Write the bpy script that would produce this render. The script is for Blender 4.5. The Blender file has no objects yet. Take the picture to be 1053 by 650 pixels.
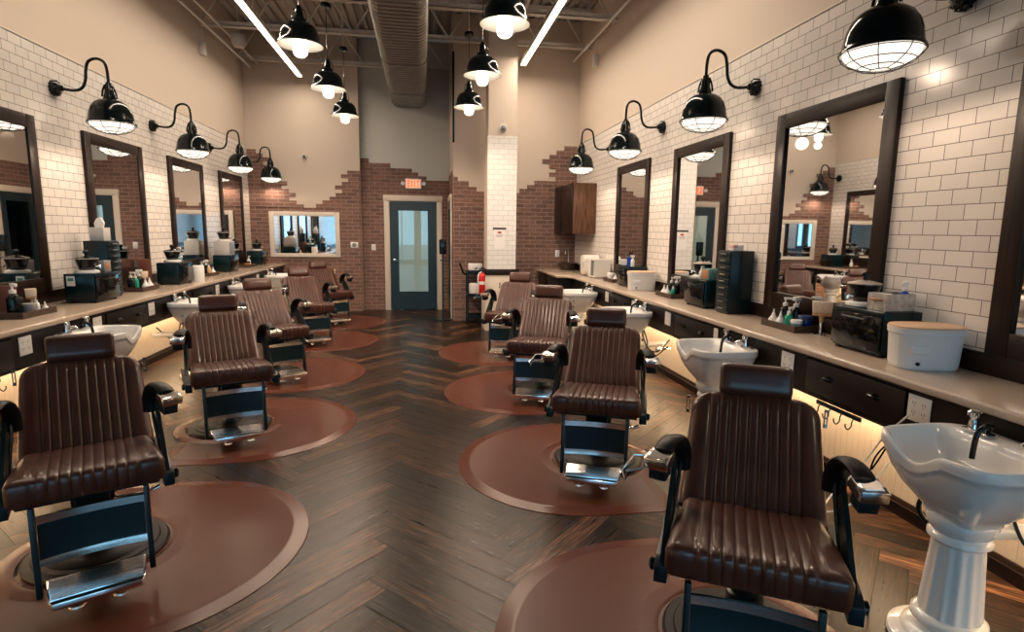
import bpy, bmesh, math, random
from mathutils import Vector, Matrix
random.seed(7)
S = bpy.context.scene
COL = S.collection
PI = math.pi

# ------------------------------------------------------------------ camera
cam_d = bpy.data.cameras.new('camera')
cam = bpy.data.objects.new('camera', cam_d); COL.objects.link(cam)
cam_d.sensor_fit = 'HORIZONTAL'; cam_d.sensor_width = 36.0
cam_d.lens = 586.254 / 1053 * 36.0
cam_d.clip_start = 0.05; cam_d.clip_end = 200
_r = Vector((0.988123, -0.153145, 0.012609)); _u = Vector((0.010278, 0.147742, 0.988973)); _b = Vector((-0.153320, -0.977097, 0.147561))
cam.matrix_world = Matrix(((_r.x, _u.x, _b.x, 0), (_r.y, _u.y, _b.y, 0), (_r.z, _u.z, _b.z, 1.5876), (0, 0, 0, 1)))
S.camera = cam

# ------------------------------------------------------------------ world, exposure
S.view_settings.view_transform = 'Standard'
S.view_settings.look = 'None'
S.view_settings.gamma = 1.0
S.view_settings.use_curve_mapping = False
S.view_settings.exposure = 0.82
S.cycles.use_denoising = True
S.cycles.max_bounces = 10
S.cycles.diffuse_bounces = 4
S.cycles.glossy_bounces = 5
S.cycles.transparent_max_bounces = 12
S.cycles.sample_clamp_indirect = 6.0
S.cycles.caustics_reflective = False
S.cycles.caustics_refractive = False
SKY = 2.0
P_WALL = 5.2     # wall lamp watts
P_PEND = 31.0     # pendant watts
P_STRIP = 60.0   # ceiling strip watts
P_LED = 46.0      # under-counter strip watts
WARM = (1.0, 0.75, 0.55)
w = bpy.data.worlds.new('sky'); S.world = w; w.use_nodes = True
bg = w.node_tree.nodes['Background']
bg.inputs['Color'].default_value = (0.38, 0.74, 1.0, 1); bg.inputs['Strength'].default_value = SKY
def area(name, loc, rot, sx, sy, watts, color, portal=False):
    l = bpy.data.lights.new(name, 'AREA'); l.shape = 'RECTANGLE'; l.size = sx; l.size_y = sy
    l.energy = watts; l.color = color
    o = bpy.data.objects.new(name, l); COL.objects.link(o); o.location = loc; o.rotation_euler = rot
    if portal: l.cycles.is_portal = True
    return o
area('window_portal', (-0.2, -4.42, 1.85), (-PI/2, 0, 0), 6.2, 3.5, 1, (1, 1, 1), True)

# ------------------------------------------------------------------ dimensions (metres)
XL, XR = -3.17, 2.70
YF = -4.5                      # storefront
YW = 11.36                     # far wall, left part
YA = 11.52                     # alcove wall with the door
YP = 10.0                      # far wall, right part
ZC = 5.1
ZT = 3.078                     # top of tiles
ZK = 0.93                      # worktop height
XKR, XKL = 2.21, -2.57         # worktop front edges
MR = [1.737 + 1.8195 * k for k in range(4)]     # right mirror centres
ML = [4.83 + 1.83 * k for k in range(4)]        # left mirror centres

# ------------------------------------------------------------------ materials
MATS = {}
def nt(name):
    m = bpy.data.materials.new(name); m.use_nodes = True
    return m, m.node_tree.nodes, m.node_tree.links, m.node_tree.nodes['Principled BSDF']
def mat(name, col=(.5, .5, .5), rough=.5, metal=0.0, spec=.5, coat=0.0, noise=0.0, nscale=20, bump=0.0, bscale=200, emit=None, estr=0.0, stretch=None, rvar=0.0):
    if name in MATS: return MATS[name]
    m, N, L, b = nt(name)
    b.inputs['Base Color'].default_value = (*col, 1)
    b.inputs['Roughness'].default_value = rough
    b.inputs['Metallic'].default_value = metal
    b.inputs['Specular IOR Level'].default_value = spec
    b.inputs['Coat Weight'].default_value = coat
    b.inputs['Coat Roughness'].default_value = .12 if rough < .38 else .17
    if emit:
        b.inputs['Emission Color'].default_value = (*emit, 1); b.inputs['Emission Strength'].default_value = estr
    tc = N.new('ShaderNodeTexCoord'); src = tc.outputs['Object']
    if stretch:
        mp = N.new('ShaderNodeMapping'); mp.inputs['Scale'].default_value = stretch
        L.new(src, mp.inputs['Vector']); src = mp.outputs['Vector']
    if noise or rvar:
        n = N.new('ShaderNodeTexNoise'); n.inputs['Scale'].default_value = nscale; n.inputs['Detail'].default_value = 5
        L.new(src, n.inputs['Vector'])
        if noise:
            r = N.new('ShaderNodeValToRGB')
            r.color_ramp.elements[0].position = .3; r.color_ramp.elements[1].position = .7
            r.color_ramp.elements[0].color = (*[c * (1 - noise) for c in col], 1)
            r.color_ramp.elements[1].color = (*[min(1, c * (1 + noise)) for c in col], 1)
            L.new(n.outputs['Fac'], r.inputs['Fac']); L.new(r.outputs['Color'], b.inputs['Base Color'])
        if rvar:
            mr = N.new('ShaderNodeMapRange'); mr.inputs['To Min'].default_value = rough - rvar; mr.inputs['To Max'].default_value = rough + rvar
            L.new(n.outputs['Fac'], mr.inputs['Value']); L.new(mr.outputs['Result'], b.inputs['Roughness'])
    if bump:
        n2 = N.new('ShaderNodeTexNoise'); n2.inputs['Scale'].default_value = bscale; n2.inputs['Detail'].default_value = 3
        L.new(src, n2.inputs['Vector'])
        bp = N.new('ShaderNodeBump'); bp.inputs['Strength'].default_value = bump; bp.inputs['Distance'].default_value = .002
        L.new(n2.outputs['Fac'], bp.inputs['Height']); L.new(bp.outputs['Normal'], b.inputs['Normal'])
    MATS[name] = m
    return m

def brick_mat(name, axes, c1, c2, mortar, bw, bh, msize, rough, off=(0, 0), bump=.4, mottled=0.0, bias=0.0, dist=.003):
    m, N, L, b = nt(name)
    tc = N.new('ShaderNodeTexCoord'); sp = N.new('ShaderNodeSeparateXYZ'); cb = N.new('ShaderNodeCombineXYZ')
    L.new(tc.outputs['Object'], sp.inputs[0])
    for i in range(2):
        a = N.new('ShaderNodeMath'); a.operation = 'ADD'; a.inputs[1].default_value = 40 * (bw if i == 0 else bh) - off[i]
        L.new(sp.outputs['XYZ'.index(axes[i])], a.inputs[0]); L.new(a.outputs[0], cb.inputs[i])
    t = N.new('ShaderNodeTexBrick')
    t.inputs['Scale'].default_value = 1.0; t.inputs['Brick Width'].default_value = bw; t.inputs['Row Height'].default_value = bh
    t.inputs['Mortar Size'].default_value = msize; t.inputs['Mortar Smooth'].default_value = .3; t.inputs['Bias'].default_value = bias
    t.inputs['Color1'].default_value = (*c1, 1); t.inputs['Color2'].default_value = (*c2, 1); t.inputs['Mortar'].default_value = (*mortar, 1)
    t.offset = .5; t.offset_frequency = 2; t.squash = 1.0
    L.new(cb.outputs[0], t.inputs['Vector'])
    out = t.outputs['Color']
    b.inputs['Roughness'].default_value = rough
    if mottled:
        n = N.new('ShaderNodeTexNoise'); n.inputs['Scale'].default_value = 55; n.inputs['Detail'].default_value = 8; n.inputs['Roughness'].default_value = .7
        L.new(tc.outputs['Object'], n.inputs['Vector'])
        r = N.new('ShaderNodeValToRGB'); r.color_ramp.elements[0].position = .35; r.color_ramp.elements[1].position = .72
        r.color_ramp.elements[0].color = (.62, .55, .52, 1); r.color_ramp.elements[1].color = (1.7, 1.75, 1.8, 1)
        L.new(n.outputs['Fac'], r.inputs['Fac'])
        mx = N.new('ShaderNodeMix'); mx.data_type = 'RGBA'; mx.blend_type = 'MULTIPLY'; mx.inputs['Factor'].default_value = mottled
        L.new(out, mx.inputs['A']); L.new(r.outputs['Color'], mx.inputs['B']); out = mx.outputs['Result']
    L.new(out, b.inputs['Base Color'])
    inv = N.new('ShaderNodeMath'); inv.operation = 'SUBTRACT'; inv.inputs[0].default_value = 1
    L.new(t.outputs['Fac'], inv.inputs[1])
    bp = N.new('ShaderNodeBump'); bp.inputs['Strength'].default_value = bump; bp.inputs['Distance'].default_value = dist
    L.new(inv.outputs[0], bp.inputs['Height']); L.new(bp.outputs['Normal'], b.inputs['Normal'])
    MATS[name] = m
    return m

def wood_mat(name, c1, c2, axis, rough=.45, scale=3.0):
    m, N, L, b = nt(name)
    tc = N.new('ShaderNodeTexCoord'); mp = N.new('ShaderNodeMapping')
    sc = [22, 22, 22]; sc['XYZ'.index(axis)] = 1.3
    mp.inputs['Scale'].default_value = sc
    L.new(tc.outputs['Object'], mp.inputs['Vector'])
    n = N.new('ShaderNodeTexNoise'); n.inputs['Scale'].default_value = scale; n.inputs['Detail'].default_value = 6; n.inputs['Distortion'].default_value = .6
    L.new(mp.outputs['Vector'], n.inputs['Vector'])
    r = N.new('ShaderNodeValToRGB'); r.color_ramp.elements[0].position = .32; r.color_ramp.elements[1].position = .7
    r.color_ramp.elements[0].color = (*c1, 1); r.color_ramp.elements[1].color = (*c2, 1)
    L.new(n.outputs['Fac'], r.inputs['Fac']); L.new(r.outputs['Color'], b.inputs['Base Color'])
    b.inputs['Roughness'].default_value = rough; b.inputs['Specular IOR Level'].default_value = .25
    MATS[name] = m
    return m

def floor_mat():
    m, N, L, b = nt('wood_plank')
    at = N.new('ShaderNodeAttribute'); at.attribute_name = 'tone'
    uv = N.new('ShaderNodeUVMap'); uv.uv_map = 'UVMap'
    mp = N.new('ShaderNodeMapping'); mp.inputs['Scale'].default_value = (3.0, 48, 1)
    L.new(uv.outputs['UV'], mp.inputs['Vector'])
    n = N.new('ShaderNodeTexNoise'); n.inputs['Scale'].default_value = 1.6; n.inputs['Detail'].default_value = 7; n.inputs['Roughness'].default_value = .62; n.inputs['Distortion'].default_value = .7
    L.new(mp.outputs['Vector'], n.inputs['Vector'])
    mp2 = N.new('ShaderNodeMapping'); mp2.inputs['Scale'].default_value = (5, 9, 1)
    L.new(uv.outputs['UV'], mp2.inputs['Vector'])
    n2 = N.new('ShaderNodeTexNoise'); n2.inputs['Scale'].default_value = 1.3; n2.inputs['Detail'].default_value = 3
    L.new(mp2.outputs['Vector'], n2.inputs['Vector'])
    def math_(op, a, bb):
        q = N.new('ShaderNodeMath'); q.operation = op
        for i, v in enumerate((a, bb)):
            if isinstance(v, (int, float)): q.inputs[i].default_value = v
            else: L.new(v, q.inputs[i])
        return q.outputs[0]
    s = math_('ADD', math_('MULTIPLY', n.outputs['Fac'], 1.4), math_('MULTIPLY', n2.outputs['Fac'], .35))
    s = math_('ADD', s, math_('MULTIPLY', at.outputs['Fac'], .58))
    s = math_('SUBTRACT', s, .72)
    r = N.new('ShaderNodeValToRGB'); e = r.color_ramp.elements
    e[0].position = .16; e[0].color = (.006, .004, .003, 1)
    e[1].position = .88; e[1].color = (.27, .128, .064, 1)
    k = e.new(.40); k.color = (.022, .0115, .0072, 1)
    k = e.new(.62); k.color = (.072, .032, .0165, 1)
    L.new(s, r.inputs['Fac']); L.new(r.outputs['Color'], b.inputs['Base Color'])
    b.inputs['Specular IOR Level'].default_value = .25
    mr = N.new('ShaderNodeMapRange'); mr.inputs['To Min'].default_value = .20; mr.inputs['To Max'].default_value = .42
    L.new(n.outputs['Fac'], mr.inputs['Value']); L.new(mr.outputs['Result'], b.inputs['Roughness'])
    bp = N.new('ShaderNodeBump'); bp.inputs['Strength'].default_value = .35; bp.inputs['Distance'].default_value = .002
    L.new(n.outputs['Fac'], bp.inputs['Height']); L.new(bp.outputs['Normal'], b.inputs['Normal'])
    MATS['wood_plank'] = m
    return m

def glass_mat(name='window_glass', tint=(.9, .97, 1), gl=1.5, rough=0.0):
    m = bpy.data.materials.new(name); m.use_nodes = True
    N, L = m.node_tree.nodes, m.node_tree.links
    N.remove(N['Principled BSDF'])
    t = N.new('ShaderNodeBsdfTransparent'); t.inputs[0].default_value = (*tint, 1)
    g = N.new('ShaderNodeBsdfGlossy'); g.inputs['Roughness'].default_value = rough
    f = N.new('ShaderNodeFresnel'); f.inputs[0].default_value = gl
    mx = N.new('ShaderNodeMixShader')
    L.new(f.outputs[0], mx.inputs[0]); L.new(t.outputs[0], mx.inputs[1]); L.new(g.outputs[0], mx.inputs[2])
    L.new(mx.outputs[0], N['Material Output'].inputs[0])
    MATS[name] = m
    return m

PLASTER = mat('plaster', (.62, .525, .44), .85, bump=.15, bscale=60)
TILE_Y = brick_mat('subway_tile_side', 'YZ', (.80, .75, .70), (.73, .69, .65), (.15, .125, .105), .1542, .0778, .0023, .14, off=(2.9162, 2.2156 - .0778), bump=.6, dist=.0022)
TILE_X = brick_mat('subway_tile_end', 'XZ', (.82, .80, .77), (.77, .75, .72), (.36, .32, .28), .1542, .0778, .0019, .16, off=(1.02, 2.2156), bump=.6, dist=.0022)
BRICK_X = brick_mat('thin_brick', 'XZ', (.225, .118, .088), (.135, .076, .060), (.29, .225, .19), .205, .0698, .006, .85, off=(.53, 1.92), bump=.7, mottled=.8)
BRICK_Y = brick_mat('thin_brick_side', 'YZ', (.225, .118, .088), (.135, .076, .060), (.29, .225, .19), .205, .0698, .006, .85, off=(.03, 1.92), bump=.7, mottled=.8)
BEAD = mat('bead_board', (.64, .54, .43), .5)
DARKWOOD = wood_mat('dark_wood', (.008, .004, .0025), (.026, .012, .0075), 'Z', .38)
DARKWOOD_Y = wood_mat('dark_wood_long', (.008, .004, .0025), (.024, .011, .007), 'Y', .38)
APRON = wood_mat('apron_wood', (.006, .0045, .004), (.015, .010, .008), 'Y', .4)
CABWOOD = wood_mat('cabinet_wood', (.055, .025, .014), (.17, .082, .045), 'Z', .42)
TRAYWOOD = wood_mat('tray_wood', (.05, .018, .010), (.10, .036, .020), 'Y', .45)
STONE = mat('worktop_stone', (.50, .40, .31), .22, noise=.10, nscale=160, coat=.3)
LEATHER = mat('brown_leather', (.066, .0185, .0100), .42, spec=.4, coat=.45, noise=.18, nscale=9, bump=.25, bscale=420, rvar=.06)
BLACK = mat('black_enamel', (.004, .007, .008), .13, spec=.3)
BLACKM = mat('black_paint_metal', (.003, .012, .016), .3, spec=.35)
RUBBER = mat('black_rubber', (.005, .005, .005), .42, spec=.2, bump=.1)
TEAL = mat('dark_teal_vinyl', (.003, .019, .025), .3, spec=.35)
CHROME = mat('chrome', (.82, .82, .82), .13, 1.0)
STEEL = mat('galvanised_steel', (.52, .53, .53), .42, 1.0, noise=.25, nscale=40)
DUCT = mat('duct_steel', (.27, .265, .25), .36, .9, noise=.15, nscale=6)
JOIST = mat('painted_joist', (.70, .675, .635), .6)
DECK = mat('ceiling_deck', (.42, .40, .375), .7)
CERAMIC = mat('white_ceramic', (.82, .81, .79), .12, coat=.5)
WHITE = mat('white_plastic', (.80, .79, .77), .4)
WHITEM = mat('white_enamel', (.74, .72, .68), .35)
TRIM = mat('cream_trim', (.66, .58, .49), .5)
MAT_ = mat('mat_vinyl', (.105, .0300, .0165), .27, spec=.28)
DOORP = mat('door_teal_paint', (.006, .021, .029), .4)
MIRROR = mat('mirror_silver', (.86, .87, .87), .015, 1.0)
GLASS = glass_mat()
TAN = mat('tan_wood', (.58, .36, .20), .5)
BRISTLE = mat('pale_bristle', (.80, .66, .52), .8, noise=.15, nscale=90)
RED = mat('red_enamel', (.62, .02, .02), .3)
FROST = mat('frosted_bulb', (1, 1, 1), .4, emit=(1.0, .86, .68), estr=2.2)
LENS = mat('lamp_lens', (1, 1, 1), .3, emit=(1.0, .88, .74), estr=.75)
STRIPM = mat('strip_diffuser', (1, 1, 1), .4, emit=(1.0, .86, .70), estr=2.5)
GREYP = mat('grey_plastic', (.25, .25, .26), .4)
BLUEL = mat('blue_liquid', (.01, .06, .35), .12)
GREENL = mat('green_liquid', (.02, .30, .20), .12)
TEALL = mat('clear_teal_liquid', (.16, .34, .34), .12)
BROWNP = mat('brown_leather_flap', (.16, .052, .030), .45)
COPPER = mat('copper_label', (.45, .20, .08), .4)
PAPER = mat('white_paper', (.82, .80, .77), .7)
INK = mat('dark_print', (.05, .045, .045), .7)
REDINK = mat('red_print', (.45, .05, .05), .7)
WICKER = mat('wicker', (.055, .030, .018), .7, noise=.5, nscale=120, bump=.6, bscale=160)

# ------------------------------------------------------------------ mesh helpers
def new(): return bmesh.new()
def join(bm, sub, mtx=None):
    me = bpy.data.meshes.new('t'); sub.to_mesh(me); sub.free()
    if mtx is not None: me.transform(mtx)
    bm.from_mesh(me); bpy.data.meshes.remove(me)
def box(bm, x0, x1, y0, y1, z0, z1, bev=0.0, seg=2, mtx=None):
    b = bmesh.new()
    bmesh.ops.create_cube(b, size=1.0)
    for v in b.verts:
        v.co = Vector((x0 + (v.co.x + .5) * (x1 - x0), y0 + (v.co.y + .5) * (y1 - y0), z0 + (v.co.z + .5) * (z1 - z0)))
    if bev: bmesh.ops.bevel(b, geom=b.edges[:], offset=bev, segments=seg, profile=.5, affect='EDGES')
    bmesh.ops.recalc_face_normals(b, faces=b.faces[:])
    join(bm, b, mtx)
    return bm
def lathe(bm, prof, n=32, c=(0, 0, 0), rfn=None, mtx=None, cap=True):
    b = bmesh.new(); rings = []
    for (r, z) in prof:
        if r < 1e-5: rings.append([b.verts.new((c[0], c[1], c[2] + z))]); continue
        ring = []
        for k in range(n):
            a = 2 * PI * k / n; rr = r * (rfn(a, z) if rfn else 1)
            ring.append(b.verts.new((c[0] + rr * math.cos(a), c[1] + rr * math.sin(a), c[2] + z)))
        rings.append(ring)
    for A, B in zip(rings, rings[1:]):
        if len(A) == 1 and len(B) == 1: continue
        for k in range(n):
            k2 = (k + 1) % n
            if len(A) == 1: b.faces.new((A[0], B[k2], B[k]))
            elif len(B) == 1: b.faces.new((A[k], A[k2], B[0]))
            else: b.faces.new((A[k], A[k2], B[k2], B[k]))
    if cap:
        if len(rings[0]) > 1: b.faces.new(rings[0][::-1])
        if len(rings[-1]) > 1: b.faces.new(rings[-1])
    bmesh.ops.recalc_face_normals(b, faces=b.faces[:])
    join(bm, b, mtx)
    return bm
def spline(pts, n=8):
    P = [Vector(p) for p in pts]; out = []
    for i in range(len(P) - 1):
        p0 = P[max(i - 1, 0)]; p1 = P[i]; p2 = P[i + 1]; p3 = P[min(i + 2, len(P) - 1)]
        for k in range(n):
            t = k / n
            out.append(.5 * ((2 * p1) + (-p0 + p2) * t + (2 * p0 - 5 * p1 + 4 * p2 - p3) * t * t + (-p0 + 3 * p1 - 3 * p2 + p3) * t ** 3))
    out.append(P[-1]); return out
def tube(bm, pts, r, n=10, smooth=0, flat=None):
    P = spline(pts, smooth) if smooth else [Vector(p) for p in pts]
    rs = r if isinstance(r, (list, tuple)) else None
    b = bmesh.new(); rings = []; up = None
    for i, p in enumerate(P):
        t = (P[min(i + 1, len(P) - 1)] - P[max(i - 1, 0)]).normalized()
        if up is None:
            up = Vector((0, 0, 1)) if abs(t.z) < .9 else Vector((1, 0, 0))
        up = (up - t * up.dot(t)).normalized(); sd = t.cross(up)
        rr = r if rs is None else rs[0] + (rs[1] - rs[0]) * i / (len(P) - 1)
        a_, b_ = (rr, rr) if flat is None else flat
        rings.append([b.verts.new(p + up * (a_ * math.cos(2 * PI * k / n)) + sd * (b_ * math.sin(2 * PI * k / n))) for k in range(n)])
    for A, B in zip(rings, rings[1:]):
        for k in range(n): b.faces.new((A[k], A[(k + 1) % n], B[(k + 1) % n], B[k]))
    b.faces.new(rings[0][::-1]); b.faces.new(rings[-1])
    bmesh.ops.recalc_face_normals(b, faces=b.faces[:])
    join(bm, b)
    return bm
def prism(bm, poly, axis, a0, a1, bev=0.0, mtx=None):
    # poly in the two remaining axes, in xyz order
    b = bmesh.new()
    def pt(p, a):
        q = list(p); q.insert('XYZ'.index(axis), a); return q
    A = [b.verts.new(pt(p, a0)) for p in poly]; B = [b.verts.new(pt(p, a1)) for p in poly]
    n = len(poly)
    b.faces.new(A); b.faces.new(B[::-1])
    for k in range(n): b.faces.new((A[k], B[k], B[(k + 1) % n], A[(k + 1) % n]))
    bmesh.ops.recalc_face_normals(b, faces=b.faces[:])
    if bev: bmesh.ops.bevel(b, geom=b.edges[:], offset=bev, segments=2, profile=.5, affect='EDGES')
    join(bm, b, mtx)
    return bm
def rrect(x0, x1, y0, y1, r, n=5):
    out = []
    for cx, cy, a0 in ((x1 - r, y1 - r, 0), (x0 + r, y1 - r, 90), (x0 + r, y0 + r, 180), (x1 - r, y0 + r, 270)):
        for k in range(n + 1):
            a = math.radians(a0 + 90 * k / n); out.append((cx + r * math.cos(a), cy + r * math.sin(a)))
    return out
def obj(name, bm, material, parent=None, smooth=40, kind=None):
    me = bpy.data.meshes.new(name)
    bm.to_mesh(me); bm.free()
    if smooth:
        me.polygons.foreach_set('use_smooth', [True] * len(me.polygons))
        me.set_sharp_from_angle(angle=math.radians(smooth))
    me.materials.append(material)
    o = bpy.data.objects.new(name, me); COL.objects.link(o)
    if parent: o.parent = parent
    if kind: o['kind'] = kind
    return o
def struct(name, bm, material, parent=None, smooth=40): return obj(name, bm, material, parent, smooth, 'structure')
def tag(o, label, cat, group=None):
    o['label'] = label; o['category'] = cat
    if group: o['group'] = group
    return o
def thing(name, label, cat, loc=(0, 0, 0), rz=0.0, group=None):
    o = bpy.data.objects.new(name, None); COL.objects.link(o); o.empty_display_size = .1
    o.location = loc; o.rotation_euler = (0, 0, rz)
    return tag(o, label, cat, group)
def dup(root, label, loc, rz=None, group=None):
    r = root.copy(); COL.objects.link(r); r.location = loc
    if rz is not None: r.rotation_euler = (0, 0, rz)
    r['label'] = label
    if group: r['group'] = group
    for ch in list(root.children):
        c = ch.copy(); COL.objects.link(c); c.parent = r
        for g in list(ch.children):
            d = g.copy(); COL.objects.link(d); d.parent = c
    return r
def plabel(o, t): o['label'] = t; return o

# ================================================================== SETTING
# floor: sub-floor slab with herringbone planks laid over it
fb = new(); L_, W_ = .875, .125
tone = []; uvs = []
x00 = .44
fx0, fx1, fy0, fy1 = XL, XR, YF, YA
def clip(poly, f):
    out = []
    for i in range(len(poly)):
        a, b = poly[i], poly[(i + 1) % len(poly)]
        fa, fb_ = f(a[0]), f(b[0])
        if fa >= 0: out.append(a)
        if (fa >= 0) != (fb_ >= 0):
            t = fa / (fa - fb_); out.append((a[0].lerp(b[0], t), a[1].lerp(b[1], t)))
    return out
s2 = math.sqrt(.5); g = .0022
for m_ in range(-6, 7):
    for k in range(-125, 165):
        for typ in (0, 1):
            if typ == 0: x0, y0, lx, ly = 0, 0, L_, W_
            else: x0, y0, lx, ly = 0, W_, W_, L_
            x0 += k * W_ + m_ * L_; y0 += k * W_ - m_ * L_
            cs = [(x0 + g, y0 + g), (x0 + lx - g, y0 + g), (x0 + lx - g, y0 + ly - g), (x0 + g, y0 + ly - g)]
            P = [Vector(((a - b) * s2 + x00, (a + b) * s2, 0)) for a, b in cs]
            if max(p.x for p in P) < fx0 or min(p.x for p in P) > fx1 or max(p.y for p in P) < fy0 or min(p.y for p in P) > fy1: continue
            ru, rv = random.random() * 40, random.random() * 40
            U = [Vector((ru, rv)), Vector((ru + lx, rv)), Vector((ru + lx, rv + ly)), Vector((ru, rv + ly))]
            if typ == 1: U = [Vector((ru + q.y - rv, rv + q.x - ru)) for q in U]
            pl = list(zip(P, U))
            for f in (lambda p: p.x - fx0, lambda p: fx1 - p.x, lambda p: p.y - fy0, lambda p: fy1 - p.y):
                pl = clip(pl, f)
                if len(pl) < 3: break
            if len(pl) < 3: continue
            fb.faces.new([fb.verts.new(p) for p, u in pl]); uvs.append([u.copy() for p, u in pl])
            t = random.random(); tone.append(t * t * .6 + random.random() * .4)
me = bpy.data.meshes.new('floor'); fb.to_mesh(me); fb.free()
uvl = me.uv_layers.new(name='UVMap'); at = me.attributes.new('tone', 'FLOAT', 'FACE')
for i, p in enumerate(me.polygons):
    at.data[i].value = tone[i]
    for j, li in enumerate(p.loop_indices): uvl.data[li].uv = uvs[i][j]
me.materials.append(floor_mat())
floor = bpy.data.objects.new('floor', me); COL.objects.link(floor); floor['kind'] = 'structure'
struct('subfloor', box(new(), XL, XR, YF, YA, -.15, -.0015), mat('dark_grout', (.02, .014, .010), .8), floor)

# walls
wl = struct('wall_left', box(new(), XL - .2, XL, YF, YW + .4, 0, ZC), PLASTER)
wr = struct('wall_right', box(new(), XR, XR + .2, YF, YP + .2, 0, ZC), PLASTER)
struct('subway_tile', box(new(), XL, XL + .008, YF, YW, .90, ZT), TILE_Y, wl)
struct('subway_tile', box(new(), XR - .008, XR, YF, YP, .90, ZT), TILE_Y, wr)
def bead(x, y0, y1, d):
    b = new(); poly = []; n = int((y1 - y0) / .05); s = (y1 - y0) / n
    for i in range(n):
        a = y0 + i * s; poly += [(x + d * .6, a), (x + d, a + .003), (x + d, a + s - .003)]
    poly += [(x, y1)]
    bk = x - d
    prism(b, poly + [(bk, y1), (bk, y0)], 'Z', .02, .92)
    return b
struct('bead_board', bead(XL + .001, YF, YW, .005), BEAD, wl, 0)
struct('bead_board', bead(XR - .001, YF, YP, -.005), BEAD, wr, 0)
wf = struct('wall_far_left', box(new(), XL - .2, -1.16, YW, YW + .4, 0, ZC), PLASTER)
wa = struct('wall_alcove', box(new(), -1.16, .53, YA, YA + .24, 0, ZC), mat('grey_plaster', (.60, .60, .565), .85, bump=.15, bscale=60))
wp = struct('wall_far_right', box(new(), .53, XR + .2, YP, YA + .24, 0, ZC), PLASTER)
# stepped thin brick
bb = new()
def bx_px(v): return -2.829 + (v - 280) / 7.521 * .0176
zt0 = 3.005; rh = .0698
left = [205, 255, 315, 255, 320, 375, 340, 375, 430, 385, 440, 490, 440, 495, 550]
right = {5: 895, 6: 845, 7: 900, 8: 850, 9: 795, 10: 850, 11: 800, 12: 750, 13: 695, 14: 645}
for i, v in enumerate(left):
    z1 = zt0 - i * rh; box(bb, XL, bx_px(v), YW - .014, YW, z1 - rh, z1)
    if i in right:
        zz = z1 + .015; box(bb, bx_px(right[i]), -1.16, YW - .014, YW, zz - rh - .002, zz)
zb_ = zt0 - 15 * rh
box(bb, XL, -1.16, YW - .014, YW, 0, zb_ + .012)
struct('brick_cladding', bb, BRICK_X, wf, 0)
bb = new(); sx = lambda px: -.6586 + (px - 400.5) * (.94 / 47.5)
tops = [(-1.16, sx(383), 2.925), (sx(383), sx(403.4), 2.845), (sx(403.4), sx(424), 2.755), (sx(424), sx(430), 2.685), (sx(430), sx(438), 2.615), (sx(438), .53, 2.54)]
for a, b_, z in tops:
    for (p, q) in ((a, b_),):
        # leave the door opening clear
        if q <= -.67 or p >= .31: box(bb, p, q, YA - .014, YA, 0, z)
        else:
            if p < -.67: box(bb, p, -.67, YA - .014, YA, 0, z); p = -.67
            if q > .31: box(bb, .31, q, YA - .014, YA, 0, z); q = .31
            box(bb, p, q, YA - .014, YA, 2.14, z)
struct('brick_cladding', bb, BRICK_X, wa, 0)
bb = new(); px10 = lambda px: .534 + (px - 467) * (2.12 / 125.)
def pz(py): return 2.233 - (py - 199) * .01715
for a, b_, y in ((467, 471, 184), (471, 482, 188), (482, 490, 193.6), (490, 500, 198), (500, 531, 200), (531, 534, 198.5), (534, 542, 194.2), (542, 549.5, 190.3), (549.5, 571.8, 185.9)):
    box(bb, px10(a), px10(b_), YP - .014, YP, 0, pz(y))
for a, a2, y0, y1 in ((571.8, 900, 185.9, 330), (564.8, 571.8, 177.2, 181.5), (564.8, 571.8, 168.6, 173.2), (557.2, 571.8, 164.2, 168.6), (564.8, 571.8, 159.7, 164.2), (572.2, 900, 155.3, 159.7), (580.2, 900, 150.9, 155.3)):
    box(bb, px10(a), min(XR, px10(a2)), YP - .014, YP, max(0, pz(y1)) if y1 < 300 else 0, pz(y0))
box(bb, px10(571.8), XR, YP - .014, YP, pz(185.9), pz(159.7))
struct('brick_cladding', bb, BRICK_X, wp, 0)
bb = new(); box(bb, .516, .53, YP - .014, 10.32, 0, 2.52); box(bb, .516, .53, 10.32, 11.18, 2.20, 2.62); box(bb, .516, .53, 11.18, YA - .014, 0, 2.62)
struct('brick_cladding', bb, BRICK_Y, wp, 0)
struct('trim_1', box(new(), XL + .008, XL + .014, YF, YW - .014, ZT, ZT + .012), TRIM)
struct('trim_2', box(new(), XR - .014, XR - .008, YF, YP - .014, ZT, ZT + .012), TRIM)
# baseboards with a small cap
def baseb(x, s, y0, y1):
    b = new(); prism(b, [(x, 0), (x + s * .016, 0), (x + s * .016, .085), (x + s * .010, .10), (x, .10)], 'Y', y0, y1)
    box(b, min(x, x + s * .022), max(x, x + s * .022), y0, y1, .062, .074, .003); return b
struct('baseboard_left', baseb(XL + .010, 1, YF, YW - .014), DARKWOOD_Y)
struct('baseboard_right', baseb(XR - .010, -1, YF, YP - .014), DARKWOOD_Y)

# ceiling: ribbed steel deck
cb = new(); poly = []
x = XL - .2
while x < XR + .2:
    poly += [(x, ZC), (x + .05, ZC), (x + .065, ZC + .045), (x + .135, ZC + .045)]; x += .15
poly += [(XR + .2, ZC), (XR + .2, ZC + .12), (XL - .2, ZC + .12)]
prism(cb, poly, 'Y', YF - .2, YA + .24)
struct('ceiling', cb, DECK, None, 0)
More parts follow.
